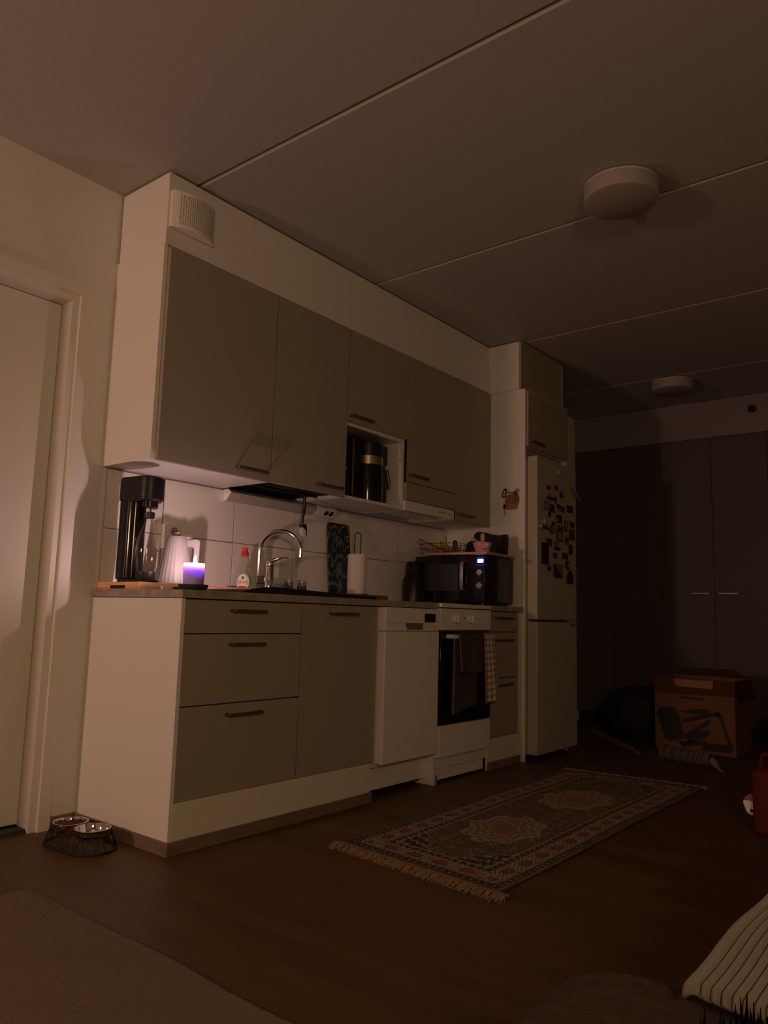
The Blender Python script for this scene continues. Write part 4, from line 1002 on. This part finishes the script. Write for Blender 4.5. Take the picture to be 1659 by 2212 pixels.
o = obj('pear', lathe([(0, ZB + .010), (.022, ZB + .014), (.028, ZB + .032), (.022, ZB + .055), (.013, ZB + .080), (.011, ZB + .115), (.007, ZB + .128), (0, ZB + .130)], (2.20, -.205), 18), 'banana', smooth=True); setorigin(o, (2.20, -.205, ZB + .01)); tag(o, 'tall yellow fruit sticking up highest from the wire basket', 'fruit')
o = obj('wooden_spoon', tube([(2.100, -.300, ZB + .012), (2.092, -.150, ZB + .068), (2.09, -.098, ZB + .090), (2.09, -.088, ZB + .094)], [.004, .004, .006, .004], 8), 'darkwood', smooth=True); setorigin(o, (2.13, -.2, ZB + .03)); tag(o, 'dark wooden spoon sticking out of the left end of the wire basket', 'spoon')
o = obj('brown_fruit', lathe([(0, ZB + .040), (.012, ZB + .042), (.016, ZB + .062), (.010, ZB + .084), (0, ZB + .088)], (2.17, -.300), 14), 'kibble', smooth=True); setorigin(o, (2.17, -.30, ZB + .04)); tag(o, 'small dark fruit standing above the right half of the wire basket', 'fruit')
# mortar bowl and pestle
t = thing('mortar', 'pink mortar bowl with white blossoms on the board over the microwave', 'mortar', (2.135, -.515, ZB))
mx, my = 2.135, -.512
obj('bowl', lathe([(0, ZB + .0005), (.036, ZB + .0005), (.040, ZB + .004), (.0535, ZB + .056), (.0545, ZB + .060), (.050, ZB + .060), (.038, ZB + .012), (0, ZB + .010)], (mx, my), 40), 'pinkcer', t, smooth=True)
bm = bmesh.new()
def blossom(a0, z0, r_, bm):
    for k in range(5):
        q = 2 * math.pi * k / 5
        for s in (0,):
            c_a = a0 + r_ * .75 * math.cos(q) / .05; c_z = z0 + r_ * .75 * math.sin(q)
            vs_ = []
            for j in range(8):
                w_ = 2 * math.pi * j / 8; aa = c_a + r_ * .55 * math.cos(w_) / .05; zz = c_z + r_ * .55 * math.sin(w_)
                rad = np.interp(zz - ZB, [.004, .056], [.040, .0535]) + .0008; vs_.append(bm.verts.new((mx + rad * math.cos(aa), my + rad * math.sin(aa), zz)))
            bm.faces.new(vs_)
    return bm
blossom(R(-118), ZB + .040, .011, bm); blossom(R(-82), ZB + .044, .009, bm); blossom(R(-100), ZB + .016, .009, bm)
obj('blossoms', bm, 'labelwhite', t)
obj('twig', tube([(mx + .0475 * math.cos(R(a)), my + .0475 * math.sin(R(a)), z) for a, z in ((-150, ZB + .020), (-130, ZB + .018), (-110, ZB + .026), (-85, ZB + .030))], .0014, 6), 'black', t)
t = thing('pestle', 'pale wooden pestle standing in the pink mortar bowl', 'pestle', (mx, my, ZB + .012))
obj('shaft', lathe([(0, ZB + .012), (.014, ZB + .015), (.016, ZB + .028), (.011, ZB + .045), (.0105, ZB + .068)], (mx + .004, my), 20), 'darkwood', t, smooth=True)
obj('grip', lathe([(.0, ZB + .068), (.0125, ZB + .069), (.0135, ZB + .095), (.012, ZB + .110), (.009, ZB + .114), (0, ZB + .115)], (mx + .004, my), 20), 'pinkwood', t, smooth=True)
# black cloth bag and pouch behind
t = thing('oven_mitt', 'black oven mitt leaning against the tall panel behind the mortar', 'oven mitt', (2.40, -.44, ZB))
poly = [(-.395, ZB + .001), (-.548, ZB + .001), (-.545, ZB + .06), (-.538, ZB + .125), (-.53, ZB + .132), (-.48, ZB + .128), (-.42, ZB + .136), (-.38, ZB + .15), (-.33, ZB + .158), (-.305, ZB + .145), (-.305, ZB + .12), (-.33, ZB + .105), (-.37, ZB + .090)]
bm = prism(poly, 'x', 2.345, 2.372)
for v in bm.verts: v.co.x += (v.co.z - ZB) * .20
obj('body', bm, 'matteblack', t, bev=.008)
obj('piping', tube([(2.344 + (z - ZB) * .2, y, z) for y, z in ((-.538, ZB + .125), (-.545, ZB + .06), (-.547, ZB + .004))], .0025, 6), 'rubber', t)
t = thing('pouch', 'small black cloth pouch between the wire basket and the mortar', 'pouch', (2.30, -.33, ZB))
bm = lathe([(0, ZB + .001), (.045, ZB + .001), (.050, ZB + .02), (.046, ZB + .06), (.040, ZB + .078), (.020, ZB + .090), (0, ZB + .088)], (2.305, -.345), 24, sx=.7, rfun=lambda a, z: 1 + .08 * math.sin(3 * a + z * 60))
obj('body', bm, 'matteblack', t, smooth=True)
# black appliance left of the microwave
t = thing('milk_frother', 'black upright appliance on the stove just left of the microwave', 'appliance', (1.985, -.135, .9062))
obj('body', lathe([(0, .9064), (.058, .9064), (.062, .912), (.062, 1.050), (.050, 1.068), (.046, 1.075), (.046, 1.140), (.042, 1.148), (0, 1.149)], (1.985, -.135), 36), 'black', t, smooth=True)
obj('button', lathe([(0, 0), (.004, 0), (.004, .002), (0, .002)], (0, 0), 12), 'silver', t).matrix_local = Matrix.Translation((-.052, -.036, 1.035 - .9062)) @ Matrix.Rotation(R(-125), 4, 'Z') @ Matrix.Rotation(R(90), 4, 'X')  # silver disc stands in for a small glint on the black housing

# ------------------------------------------------------------------ floor things in the kitchen
# pet bowls in a wire stand
t = thing('bowl_stand', 'black wire stand holding two pet bowls at the foot of the cabinet side', 'stand', (-.140, -.270, 0))
c1, c2 = Vector((-.136, -.205, 0)), Vector((-.128, -.335, 0))
bt = stadium(c1[:2], c2[:2], .084); tp = stadium(c1[:2], c2[:2], .064); midz = .066
obj('bottom_ring', tube([(x, y, .0045) for x, y in bt], .0042, 8, closed=True), 'matteblack', t, smooth=True)
obj('top_ring', tube([(x, y, midz) for x, y in tp], .003, 8, closed=True), 'matteblack', t, smooth=True)
bm = bmesh.new(); n_ = len(bt)
for k in range(0, n_, 2):
    a, b, c = tp[k], bt[(k + 1) % n_], tp[(k + 2) % n_]
    tube([(a[0], a[1], midz), (b[0], b[1], .005)], .0016, 6, bm); tube([(c[0], c[1], midz), (b[0], b[1], .005)], .0016, 6, bm)
for f in (.25, .5, .75):  # struts along the straight sides
    for s in (14, 29):
        i, j = s, (s + 1) % n_
        a = Vector(tp[i]).lerp(Vector(tp[j]), f); b = Vector(bt[i]).lerp(Vector(bt[j]), f + .1); b2 = Vector(bt[i]).lerp(Vector(bt[j]), f - .1)
        tube([(a.x, a.y, midz), (b.x, b.y, .005)], .0016, 6, bm); tube([(a.x, a.y, midz), (b2.x, b2.y, .005)], .0016, 6, bm)
obj('struts', bm, 'matteblack', t)
for k_, c in enumerate((c1, c2)):
    lab = ['steel pet bowl full of brown kibble, nearer the back wall', 'steel pet bowl almost empty, nearer the room'][k_]
    b_ = thing('pet_bowl', lab, 'bowl', (c.x, c.y, .03), group='pet bowls in the wire stand')
    obj('body', lathe([(0, .028), (.040, .028), (.050, .040), (.0575, .0655), (.0585, .0705), (.0615, .0715), (.0615, .0725), (.057, .0730), (.0555, .066), (.048, .042), (.038, .031), (0, .0305)], (c.x, c.y), 40), 'chrome', b_, smooth=True)
    zf = .064 if k_ == 0 else .040; rf = .050 if k_ == 0 else .040; nk = 120 if k_ == 0 else 26
    bm = bmesh.new()
    for q in range(nk):
        a = rnd.uniform(0, 6.28); r_ = rf * math.sqrt(rnd.random()); s = .0042
        c_ = Vector((c.x + r_ * math.cos(a), c.y + r_ * math.sin(a), zf + rnd.uniform(-.003, .002)))
        bmesh.ops.create_icosphere(bm, subdivisions=1, radius=s, matrix=Matrix.Translation(c_))
    if k_ == 0: lathe([(0, zf - .004), (.051, zf - .004), (.048, zf - .012), (0, zf - .012)], (c.x, c.y), 24, bm)
    kb = obj('kibble', bm, 'kibble'); kb.parent = None; setorigin(kb, (c.x, c.y, zf)); tag(kb, ['heap of brown kibble in the pet bowl nearer the back wall', 'a few last kibble pieces in the pet bowl nearer the room'][k_], 'kibble', kind='stuff')

# persian rug
A_, B_, C_, D_ = [Vector(p) for p in ((.530, -.915), (.470, -1.605), (2.500, -1.602), (2.425, -.882))]
NU, NV = 520, 190
def rugcolour():
    u = (np.arange(NU + 1) / NU)[:, None] * 1.96 + np.zeros((1, NV + 1)); v = (np.arange(NV + 1) / NV)[None, :] * .70 + np.zeros((NU + 1, 1))
    du = np.minimum(u, 1.96 - u); dv = np.minimum(v, .70 - v); d = np.minimum(du, dv); along = np.where(du < dv, v, u)
    navy = np.array([.035, .035, .055]); cream = np.array([.52, .39, .25]); brown = np.array([.26, .18, .10]); red = np.array([.24, .05, .05]); olive = np.array([.16, .13, .075]); gold = np.array([.42, .30, .15]); edge = np.array([.16, .12, .08])
    rs = np.random.RandomState(3)
    def lerp(a, b, m): return a + (b - a) * m[..., None]
    col = np.zeros((NU + 1, NV + 1, 3)) + olive
    # scrolling vines in the field from warped waves
    w1 = np.sin(u * 95 + 3 * np.sin(v * 60)) * np.sin(v * 105 + 3 * np.sin(u * 48)); w2 = np.sin(u * 170 + 2 * np.sin(v * 90)) * np.sin(v * 160 + 2 * np.sin(u * 85))
    nz = rs.rand(NU + 1, NV + 1)
    col = lerp(col, gold * .8, ((w1 > .38) & (nz > .25)).astype(float)); col = lerp(col, navy, ((w2 > .45)).astype(float) * .8); col = lerp(col, red * .8, ((w1 < -.7)).astype(float) * .7)
    # corner spandrels and medallions
    uc = np.minimum(u, 1.96 - u) - .17; vc = np.minimum(v, .70 - v) - .145
    sp_ = (uc * 1.1 + vc * 1.5 + .012 * np.sin(uc * 90) < .20)
    spc = lerp(np.zeros_like(col) + navy, cream * .75, ((np.sin(uc * 120 + 2 * np.sin(vc * 80)) * np.sin(vc * 120) > .25)).astype(float))
    col = np.where(sp_[..., None], spc, col)
    edge_sp = np.abs(uc * 1.1 + vc * 1.5 + .012 * np.sin(uc * 90) - .205) < .006
    col = np.where(edge_sp[..., None], cream * .8, col)
    for cu in (.60, 1.28):
        rr = np.sqrt(((u - cu) / .20) ** 2 + ((v - .35) / .135) ** 2); an = np.arctan2((v - .35) / .135, (u - cu) / .20); lob = 1 + .10 * np.cos(an * 8)
        ins = rr < lob; mcol = lerp(np.zeros_like(col) + np.array([.40, .26, .15]), brown * .8, (np.sin(rr * 28 + 2 * np.sin(an * 8)) > .1).astype(float)); mcol = lerp(mcol, red * 1.3, (rr < .32).astype(float) * .7); mcol = lerp(mcol, cream, ((np.sin(an * 16) * np.sin(rr * 22) > .5)).astype(float) * .8)
        col = np.where(ins[..., None], mcol, col); col = np.where((np.abs(rr - lob) < .05)[..., None], cream * .85, col)
    # borders
    b = d < .150; c2_ = lerp(np.zeros_like(col) + navy, cream * .8, ((np.abs(((along * 28) % 1) - .5) < .17) & (np.abs(d - .137) < .006)).astype(float)); col = np.where(b[..., None], c2_, col)
    col = np.where((np.abs(d - .149) < .0028)[..., None], cream * .9, col)
    b = d < .122; ph = (along / .115) % 1; med = ((ph - .5) / .22) ** 2 + ((d - .080) / .017) ** 2
    fl_ = np.sin(along * 130 + 2 * np.sin(d * 150)) * np.sin(d * 190 + 2 * np.sin(along * 70))
    c3 = lerp(np.zeros_like(col) + cream, brown * .7, (fl_ > .22).astype(float)); c3 = lerp(c3, navy, (fl_ < -.55).astype(float)); c3 = np.where((med < 1.5)[..., None], navy, c3); c3 = np.where((med < 1.0)[..., None], red * 1.3, c3)
    col = np.where(b[..., None], c3, col)
    col = np.where((np.abs(d - .040) < .002)[..., None], brown, col)
    b = d < .038; c4 = lerp(np.zeros_like(col) + navy, cream * .8, ((np.abs(((along * 34) % 1) - .5) < .16) & (np.abs(d - .023) < .007)).astype(float)); col = np.where(b[..., None], c4, col)
    col = np.where((d < .008)[..., None], edge, col); col = np.where(((v > .686) & (u > .0))[..., None], brown * .8, col)
    return .74 * col * (.88 + .24 * nz[..., None])
bm = None
me = bpy.data.meshes.new('pile')
uu = np.arange(NU + 1) / NU; vv = np.arange(NV + 1) / NV
P = np.zeros((NU + 1, NV + 1, 3))
for i, (wt, p) in enumerate(((lambda u, v: (1 - u) * (1 - v), A_), (lambda u, v: (1 - u) * v, B_), (lambda u, v: u * v, C_), (lambda u, v: u * (1 - v), D_))):
    W = wt(uu[:, None], vv[None, :]); P[..., 0] += W * p.x; P[..., 1] += W * p.y
P[..., 2] = .0075 + .0007 * np.sin(P[..., 0] * 11) * np.sin(P[..., 1] * 9)
P[..., 1] += .004 * np.sin(P[..., 0] * 5)
idx = np.arange((NU + 1) * (NV + 1)).reshape(NU + 1, NV + 1)
F = np.stack([idx[:-1, :-1], idx[:-1, 1:], idx[1:, 1:], idx[1:, :-1]], -1).reshape(-1, 4)
me.from_pydata(P.reshape(-1, 3).tolist(), [], F.tolist()); 
ca = me.color_attributes.new('weave', 'FLOAT_COLOR', 'POINT'); col = rugcolour().reshape(-1, 3); ca.data.foreach_set('color', np.concatenate([col, np.ones((len(col), 1))], 1).ravel().astype(np.float32))
me.materials.append(vcol_mat('persian_weave')); 
rug = thing('persian_rug', 'fringed persian rug with two medallions on the floor in front of the fridge', 'rug', (1.48, -1.25, 0))
pile = bpy.data.objects.new('pile', me); C.objects.link(pile); pile.parent = rug
for v in me.vertices: v.co -= rug.location
me.update()
bm = bmesh.new(); q = [bm.verts.new((p.x, p.y, z)) for z in (.0012, .0065) for p in (A_, B_, C_, D_)]
for f in ((0, 1, 2, 3), (7, 6, 5, 4), (0, 1, 5, 4), (1, 2, 6, 5), (2, 3, 7, 6), (3, 0, 4, 7)): bm.faces.new([q[i] for i in f])
obj('backing', bm, 'greycloth', rug)
def fringe(p, q, out, n, ln, name_label):
    bm = bmesh.new()
    for k in range(n):
        b = p.lerp(q, k / (n - 1)); clump = .010 * math.sin(k * .35) + .006 * math.sin(k * 1.3)
        l = ln * rnd.uniform(.75, 1.15); d = (q - p).normalized() * (clump + rnd.uniform(-.012, .012))
        p0 = Vector((b.x, b.y, .005)); p1 = Vector((b.x, b.y, .008 + rnd.uniform(0, .004))) + Vector((*(out * l * .5), 0)) + Vector((*d, 0)) * .4
        p2 = Vector((b.x, b.y, .002)) + Vector((*(out * l), 0)) + Vector((*d, 0))
        tube([p0, p1, p2], [.0014, .0013, .0010], 4, bm)
    o = obj('fringe', bm, 'fringe', rug); o['kind'] = 'stuff'
    band = bmesh.new(); e = out * .012; qq = [band.verts.new((x, y, z)) for z in (.002, .006) for x, y in ((p.x, p.y), (q.x, q.y), (q.x + e.x, q.y + e.y), (p.x + e.x, p.y + e.y))]
    for f in ((0, 1, 2, 3), (7, 6, 5, 4), (0, 1, 5, 4), (1, 2, 6, 5), (2, 3, 7, 6), (3, 0, 4, 7)): band.faces.new([qq[i] for i in f])
    obj('end_band', band, 'fringe', rug)
fringe(A_ + Vector((-.001, .018)), B_ + Vector((-.001, -.03)), Vector((-1, -.12)).normalized(), 460, .074, '')
fringe(D_ + Vector((.001, .01)), C_ + Vector((.001, -.02)), Vector((1, .05)).normalized(), 380, .055, '')

# large beige carpet in the foreground
NXc, NYc = 240, 300
me = bpy.data.meshes.new('carpet')
X = np.linspace(-3.4, -.468, NXc)[:, None] + np.zeros((1, NYc)); Y = np.linspace(-.572, -2.40, NYc)[None, :] + np.zeros((NXc, 1))
X = X - (X + 3.4) / 2.93 * (.022 * np.clip((-.572 - Y) / 1.0, 0, 1)) + .004 * np.sin(Y * 9) * (X + 3.4) / 2.93
Z = .012 + .0016 * np.sin(X * 14 + 1.5 * np.sin(Y * 6)) * np.sin(Y * 11) + .0009 * np.random.RandomState(1).rand(NXc, NYc)
edge_ = np.minimum(np.minimum(-.468 - X, X + 3.4), np.minimum(-.572 - Y, Y + 2.40)); Z = np.where(edge_ < .006, .006, Z)
idx = np.arange(NXc * NYc).reshape(NXc, NYc); F = np.stack([idx[:-1, :-1], idx[:-1, 1:], idx[1:, 1:], idx[1:, :-1]], -1).reshape(-1, 4)
pts = np.stack([X, Y, Z], -1).reshape(-1, 3); 
me.from_pydata(pts.tolist(), [], F.tolist()); me.materials.append(M['carpet']); me.polygons.foreach_set('use_smooth', [True] * len(me.polygons))
carpet = thing('carpet', 'large plain beige carpet covering the floor at the lower left', 'carpet', (-1.9, -2.0, 0))
o = bpy.data.objects.new('pile', me); C.objects.link(o); o.parent = carpet
for v in me.vertices: v.co -= carpet.location
obj('edge', prism([(-3.4, -.572), (-.4685, -.572), (-.490, -1.6), (-.490, -2.40), (-3.4, -2.40)], 'z', .001, .0095), 'carpet', carpet)
bm = bmesh.new()
for k in range(26):
    x = rnd.uniform(-1.5, -.56); y = rnd.uniform(-2.3, -.65); bmesh.ops.create_icosphere(bm, subdivisions=1, radius=rnd.uniform(.0016, .003), matrix=Matrix.Translation((x, y, .0168)))
o = obj('crumbs', bm, 'kibble'); setorigin(o, (-1, -1.4, .0155)); tag(o, 'dark crumbs scattered on the beige carpet', 'crumbs', kind='stuff')

# sofa seat, blanket and black fur in the bottom right corner
t = thing('sofa', 'beige textured sofa seat with a rounded corner at the bottom edge', 'sofa', (-1.6, -3.0, 0))
def rounded_slab(x0, x1, y0, y1, z0, z1, r, name, m, par, edge=.03):
    bm = prism(rrect(x0, x1, y0, y1, r, 10), 'z', z0, z1); return obj(name, bm, m, par, bev=edge, seg=5)
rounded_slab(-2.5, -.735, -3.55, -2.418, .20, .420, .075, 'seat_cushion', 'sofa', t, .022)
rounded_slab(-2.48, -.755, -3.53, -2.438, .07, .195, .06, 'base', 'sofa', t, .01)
for x in (-2.4, -.85):
    for y in (-3.45, -2.52): obj('leg', lathe([(0, 0), (.02, 0), (.025, .069), (0, .069)], (x, y), 16), 'matteblack', t)
t = thing('ottoman', 'beige ottoman next to the sofa under the ribbed blanket', 'ottoman', (-.1, -3.05, 0))
rounded_slab(-.715, .55, -3.5, -2.60, .06, .430, .05, 'cushion', 'sofa', t, .02)
for x in (-.65, .48):
    for y in (-3.42, -2.68): obj('leg', lathe([(0, 0), (.02, 0), (.025, .059), (0, .059)], (x, y), 16), 'matteblack', t)
t = thing('blanket', 'cream ribbed knit blanket with a scalloped end over sofa and ottoman', 'blanket', (-.1, -2.9, .44))
bm = bmesh.new(); nxb = 90
ribs_y = []; y = -2.592; w_ = .0108
prof = []   # cross-section in y: flat margin then ribs
ys = []; zs = []
yv = -2.562
margin = [(-2.556, .446), (-2.560, .452), (-2.567, .453), (-2.573, .453), (-2.575, .450)]
for a, b in margin: ys.append(a); zs.append(b)
k = 0
while ys[-1] > -3.35:
    y0 = ys[-1]
    for q in range(1, 9):
        ys.append(y0 - w_ * q / 8); zs.append(.450 + .0050 * math.sin(math.pi * q / 8) ** .6)
    k += 1
rows = []
for i in range(nxb + 1):
    u = i / nxb; row = []
    for j, (yy, zz) in enumerate(zip(ys, zs)):
        rib = max(0, (-2.575 - yy) / w_); scall = .006 * math.sin(math.pi * (rib % 1)) if rib > 0 else 0
        x = -.806 - scall - .010 * min(1, rib / 5) + (1.3) * u ** 1.15
        end = 1 - min(1, u / .004)
        row.append(bm.verts.new((x, yy + .004 * math.sin(u * 9), zz - .010 * end - .004 * math.sin(u * 14 + yy * 6) ** 2)))
    rows.append(row)
for A, B in zip(rows, rows[1:]):
    for j in range(len(A) - 1): bm.faces.new((A[j], A[j + 1], B[j + 1], B[j]))
o = obj('knit', bm, 'knit', t, smooth=True, auto=80)
md = o.modifiers.new('thick', 'SOLIDIFY'); md.thickness = .008; md.offset = -1
o = thing('fur_tufts', 'pointed black tufts of fur on the sofa at the bottom right corner', 'fur', (-.94, -2.66, .42))
bm = bmesh.new()
for (sx, sh) in ((-.028, .055), (-.018, .030), (-.008, .045), (.0, .066), (.008, .050), (.016, .040), (.022, .058), (.032, .042), (.044, .036), (-.036, .02)):
    for k in range(9):
        bxx = -.955 + sx * .62 + rnd.uniform(-.004, .004) ; byy = -2.655 - sx * .78 + rnd.uniform(-.012, .008)
        h = sh * rnd.uniform(.7, 1.05)
        tube([(bxx, byy, .422), (bxx + rnd.uniform(-.002, .002), byy, .44 + h * .5), (bxx + rnd.uniform(-.003, .003), byy + rnd.uniform(-.003, .003), .452 + h)], [.0048, .0032, .0003], 5, bm)
bmesh.ops.create_icosphere(bm, subdivisions=3, radius=.05, matrix=Matrix.Translation((-.96, -2.675, .438)) @ Matrix.Diagonal((.9, .8, .42, 1)))
q_ = obj('tufts', bm, 'fur', o, smooth=True); q_['kind'] = 'stuff'

# ------------------------------------------------------------------ dark corner by the closets
t = thing('cardboard_box', 'brown cardboard box printed with a black monitor arm in front of the closets', 'box', (3.82, -1.225, 0))
bxX, bz = 3.62, .470
bm = bx(bxX, bxX + .003, -1.480, -.972, .001, bz); bx(bxX + .38, bxX + .383, -1.480, -.972, .001, bz, bm); bx(bxX + .003, bxX + .38, -1.480, -1.477, .001, bz, bm); bx(bxX + .003, bxX + .38, -.975, -.972, .001, bz, bm); bx(bxX + .003, bxX + .38, -1.477, -.975, .001, .004, bm)
obj('carton', bm, 'card', t)
for (y0, y1, s) in ((-1.476, -.976, 0),):
    bm = bmesh.new(); v = [bm.verts.new(p) for p in ((bxX, y0, bz), (bxX, y1, bz), (bxX - .012, y1 + .005, bz - .105), (bxX - .010, y0, bz - .095))]; bm.faces.new(v); bmesh.ops.solidify(bm, geom=bm.faces[:], thickness=.003); obj('flap', bm, 'card', t)
bm = bmesh.new(); v = [bm.verts.new(p) for p in ((bxX + .003, -1.480, bz), (bxX + .38, -1.480, bz), (bxX + .34, -1.535, bz - .12), (bxX + .03, -1.525, bz - .11))]; bm.faces.new(v); bmesh.ops.solidify(bm, geom=bm.faces[:], thickness=.003); obj('flap', bm, 'card', t)
bm = bmesh.new(); v = [bm.verts.new(p) for p in ((bxX + .38, -1.475, bz), (bxX + .38, -.98, bz), (bxX + .33, -1.02, bz + .055), (bxX + .33, -1.40, bz + .06))]; bm.faces.new(v); bmesh.ops.solidify(bm, geom=bm.faces[:], thickness=.003); obj('flap', bm, 'card', t)
obj('tape', prism([(-1.10, .464), (-1.356, .466), (-1.355, .413), (-1.123, .418)], 'x', bxX - .015, bxX - .0132), 'leather', t)
for nm, pl_ in (('printed_screen', [(-.992, .254), (-1.017, .271), (-1.096, .28), (-1.123, .251), (-1.168, .095), (-1.142, .073), (-1.064, .056), (-1.036, .068), (-.988, .227)]),
                ('printed_arm', [(-1.131, .252), (-1.196, .248), (-1.257, .241), (-1.336, .270), (-1.334, .284), (-1.197, .278), (-1.197, .262), (-1.135, .262)]),
                ('printed_arm', [(-1.149, .205), (-1.339, .265), (-1.391, .277), (-1.401, .252), (-1.339, .238), (-1.148, .177)]),
                ('printed_arm', [(-1.162, .106), (-1.224, .154), (-1.316, .217), (-1.338, .219), (-1.322, .196), (-1.25, .125), (-1.29, .15), (-1.329, .151), (-1.313, .115), (-1.191, .059)]),
                ('printed_pole', [(-1.354, .266), (-1.401, .256), (-1.45, .083), (-1.435, .074), (-1.382, .224)]),
                ('printed_base', [(-1.282, .063), (-1.461, .077), (-1.455, .025), (-1.262, .018)]),
                ('printed_clamp', [(-1.118, .062), (-1.297, .087), (-1.304, .066), (-1.152, .024)]),
                ('handle_hole', [(-1.134, .355), (-1.291, .350), (-1.283, .335), (-1.134, .340)])):
    obj(nm, prism(pl_, 'x', bxX - .0015, bxX - .0005), 'print', t)
# black bag left of the box
t = thing('black_bag', 'big black bag slumped on the floor between fridge and cardboard box', 'bag', (4.0, -.70, 0))
bm = bmesh.new()
bmesh.ops.create_icosphere(bm, subdivisions=4, radius=1)
for v in bm.verts:
    x, y, z = v.co; f = 1 + .06 * math.sin(5 * x + 3 * z) * math.cos(4 * y)
    sg = lambda a, p: math.copysign(abs(a) ** p, a)
    v.co = Vector((4.02 + .22 * sg(x, .6) * f, -.70 + .20 * sg(y, .6) * f, .172 + .17 * sg(z, .6) + (.02 * math.sin(9 * x) if z > .5 else 0)))
obj('body', bm, 'matteblack', t, smooth=True)
obj('strap', tube([(3.96, -.60, .33), (3.90, -.64, .36), (3.88, -.72, .365), (3.92, -.80, .345), (3.98, -.82, .32)], .008, 8), 'rubber', t, smooth=True)
# crumpled plush throw
t = thing('plush_throw', 'crumpled beige plush throw lying on the floor right of the fridge', 'throw', (3.5, -.75, 0))
bm = bmesh.new(); nu, nv = 60, 20; rows = []
for i in range(nu + 1):
    u = i / nu; c = Vector((3.86, -.42)).lerp(Vector((3.30, -.95)), u); row = []
    for j in range(nv + 1):
        v_ = j / nv - .5; n2 = Vector((.70, .70)); p = c + n2 * v_ * (.22 + .05 * math.sin(u * 9))
        h = .003 + .045 * max(0, math.cos(v_ * math.pi)) * (.5 + .5 * math.sin(u * 17 + v_ * 5) ** 2) * (1 - .3 * u)
        row.append(bm.verts.new((p.x, p.y, h + .006 * math.sin(u * 40) * math.sin(v_ * 22) * max(0, math.cos(v_ * math.pi)))))
    rows.append(row)
for A, B in zip(rows, rows[1:]):
    for j in range(nv): bm.faces.new((A[j], A[j + 1], B[j + 1], B[j]))
o = obj('fabric', bm, 'fuzzy', t, smooth=True, auto=180)
# striped hose-like roll
t = thing('striped_roll', 'dark fabric roll with white rings lying in front of the cardboard box', 'roll', (3.13, -1.33, 0))
A0_ = Vector((3.20, -1.16, .050)); A1_ = Vector((3.175, -1.45, .040)); pts = []; rr = []
for k in range(19):
    u = k / 18; pts.append(A0_.lerp(A1_, u) + Vector((-.01 * math.sin(u * 3), 0, 0))); rr.append(.046 - .010 * u)
obj('fabric', tube(pts, rr, 24), 'greycloth', t, smooth=True)
for k, u in enumerate((.04, .22, .40, .56, .69, .79, .87, .94, .99)):
    c = A0_.lerp(A1_, u) + Vector((-.01 * math.sin(u * 3), 0, 0)); r_ = .0468 - .010 * u
    obj('ring', tube([(c.x + r_ * math.cos(a), c.y - .012 * math.cos(a), c.z + r_ * math.sin(a)) for a in [2 * math.pi * q / 24 for q in range(24)]], .0021, 6, closed=True), 'stripe', t, smooth=True)
obj('tail', tube([(3.165, -1.465, .035), (3.12, -1.50, .018), (3.06, -1.535, .008), (3.02, -1.565, .006)], [.022, .014, .007, .003], 10), 'stripe', t, smooth=True)
obj('flat_end', prism([(3.10, -1.13), (3.30, -1.02), (3.34, -1.08), (3.25, -1.20), (3.15, -1.18)], 'z', .001, .006), 'greycloth', t)
# dark low shape behind the box at the right
t = thing('shoe_bench', 'low dark bench in front of the closets right of the cardboard box', 'bench', (4.2, -1.85, 0))
obj('seat', bx(4.02, 4.40, -2.35, -1.58, .20, .235), 'matteblack', t, bev=.003)
for x in (4.05, 4.37):
    for y in (-2.31, -1.62): obj('leg', bx(x - .015, x + .015, y - .015, y + .015, 0, .1995), 'matteblack', t)
# red bag at the right edge with a hanging charm
t = thing('red_bag', 'dark red fabric bag standing on the floor at the right edge', 'bag', (1.86, -2.16, 0))
bm = prism(rrect(1.74, 2.02, -2.30, -2.012, .035, 6), 'z', .001, .255); obj('body', bm, 'darkred', t, bev=.02)
obj('handle', tube([(1.80, -2.04, .25), (1.79, -2.05, .31), (1.79, -2.15, .335), (1.79, -2.24, .31), (1.80, -2.26, .25)], .008, 8), 'darkred', t, smooth=True)
t = thing('wooden_clog', 'small cream and brown toy shoe hanging on the left side of the red bag', 'toy', (1.83, -1.985, .1))
bm = prism([(-1.960, .108), (-1.972, .132), (-1.990, .143), (-2.006, .140), (-2.010, .100), (-2.008, .062), (-1.990, .058), (-1.975, .070)], 'x', 1.815, 1.845)
obj('body', bm, 'labelwhite', t, bev=.008)
obj('top', prism([(-1.966, .118), (-1.974, .134), (-1.990, .1445), (-2.007, .142), (-2.007, .118)], 'x', 1.812, 1.848), 'leather', t, bev=.004)
obj('spot', prism([(-1.996 + .006 * math.cos(a), .080 + .008 * math.sin(a)) for a in [2 * math.pi * k / 14 for k in range(14)]], 'x', 1.8125, 1.8148), 'black', t)
obj('string', tube([(1.83, -2.000, .143), (1.83, -2.008, .20), (1.83, -2.014, .235)], .0015, 6), 'stripe', t)
